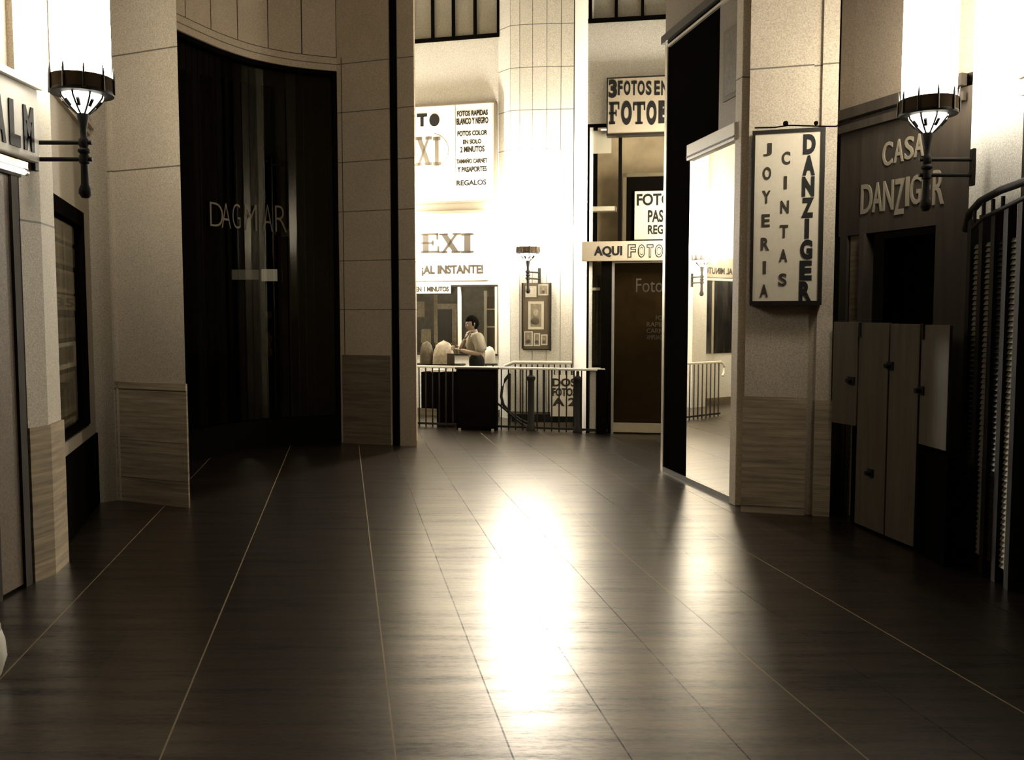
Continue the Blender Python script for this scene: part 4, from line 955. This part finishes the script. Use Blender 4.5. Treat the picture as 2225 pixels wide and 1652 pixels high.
def head(mb, k=1.0, hair=False):
    n, m_ = 36, 26; vs, fs = [], []
    for i in range(m_ + 1):
        th = pi * i / m_; cz, sz = cos(th), sin(th)
        for j in range(n):
            ph = 2 * pi * j / n; x, y = sz * cos(ph), sz * sin(ph); z = cz
            X, Y_, Z = .097 * x, .076 * y, .125 * z
            if z < 0: Y_ *= 1 + .28 * z; X *= 1 + .10 * z if x > 0 else 1 + .45 * z
            if x > .1:
                fc = max(0, x)
                X += .026 * g_(y, 0, .16) * g_(z, -.18, .18) * fc          # nose
                X += .008 * g_(y, 0, .5) * g_(z, .16, .12) * fc            # brow
                X -= .013 * (g_(y, .36, .16) + g_(y, -.36, .16)) * g_(z, .02, .12) * fc
                X += .010 * g_(y, 0, .28) * g_(z, -.50, .07) * fc + .010 * g_(y, 0, .28) * g_(z, -.62, .06) * fc - .006 * g_(z, -.56, .03) * g_(y, 0, .3) * fc
                X += .014 * g_(y, 0, .35) * g_(z, -.86, .14)
            if hair:
                face = x > .25 and z < .42 or (x > -.15 and z < -.15) or z < -.62
                q = .90 if face else 1.13
                X *= q; Y_ *= q; Z *= (q if z > 0 else 1)
            vs.append(hp(X * k, Y_ * k, Z * k))
    for i in range(m_):
        for j in range(n): fs.append((i * n + j, (i + 1) * n + j, (i + 1) * n + (j + 1) % n, i * n + (j + 1) % n))
    mb.add(vs, fs); return mb
head(body)
for s_ in (1, -1): body.add(*skin_parts([([hp(-.005, .072 * s_, .028), hp(-.012, .084 * s_, .01), hp(-.004, .074 * s_, -.025)], [.012, .015, .008], None)], 1))
def hand(mb, wrist, d, n_, curl):
    d = d.normalized(); n_ = (n_ - d * n_.dot(d)).normalized(); s_ = d.cross(n_)
    mb.add(*skin_parts([([tuple(wrist), tuple(wrist + d * .045), tuple(wrist + d * .085)], [(.026, .018), (.036, .016), (.040, .014)], None)], 2))
    for i, (o_, l_) in enumerate(((-.030, .066), (-.010, .078), (.010, .073), (.029, .055))):
        b_ = wrist + d * .085 + s_ * o_; p1 = b_ + d * l_ * .45 + n_ * curl * .3 * l_; p2 = p1 + d * l_ * .3 + n_ * curl * .6 * l_; p3 = p2 + d * l_ * .12 + n_ * curl * .7 * l_ * .5
        mb.add(*skin_parts([([tuple(b_), tuple(p1), tuple(p2), tuple(p3)], [.0105, .0095, .009, .007], None)], 1))
    t0 = wrist + d * .03 - s_ * .03; mb.add(*skin_parts([([tuple(t0), tuple(t0 + d * .03 - s_ * .022), tuple(t0 + d * .058 - s_ * .026 + n_ * .01)], [.013, .011, .008], None)], 1))
hand(body, V(arm_n[-1]), V((-.9, .1, .25)), V((.1, .9, -.2)), .5)
hand(body, V(arm_f[-1]), V((.25, .05, .85)), V((.7, .3, -.4)), .9)
obj('body', remesh(body, .0065), 'skin', man)
hr = MB(); head(hr, 1.0, True); obj('hair', remesh(hr, .006), 'black', man)
for s_ in (1, -1):
    obj('eye', MB().ball(hp(.082, .027 * s_, .004), .010, 10), 'paper', man); obj('eyebrow', MB().tube([hp(.094, .012 * s_, .026), hp(.093, .03 * s_, .030), hp(.083, .045 * s_, .024)], .004, 6), 'hair', man)
obj('mouth', MB().tube([hp(.092, .02, -.071), hp(.1, 0, -.070), hp(.092, -.02, -.071)], .003, 6), 'hair', man)
sh = MB(); a_ = [tuple(V(p)) for p in spine]
sh.add(*skin_parts([([(-.528, PY, 1.085)] + spine[2:5], [(.138, .168), (.138, .174), (.122, .168), (.068, .068)], None), (arm_n[:3], [.10, .085, .078], 2), ([arm_f[0], arm_f[1], tuple(V(arm_f[1]).lerp(V(arm_f[2]), .55))], [.10, .08, .072], 2)]))
obj('shirt', remesh(sh, .009), 'shirt', man)
tr_ = MB(); tr_.add(*skin_parts([([(-.53, PY, 1.11), (-.53, PY, .90)], [(.146, .172), (.152, .174)], None), (leg_l, [.108, .085, .075], 1), (leg_r, [.108, .085, .075], 1)]))
obj('trousers', remesh(tr_, .010), 'trouser', man)
for L_ in (leg_l, leg_r):
    x, y, z = L_[2]; s_ = MB(); s_.add(*skin_parts([([(x + .05, y, .055), (x - .04, y, .055), (x - .15, y, .045), (x - .20, y, .036)], [(.05, .05), (.05, .05), (.048, .042), (.036, .03)], None)])); obj('shoe', s_, 'black', man)
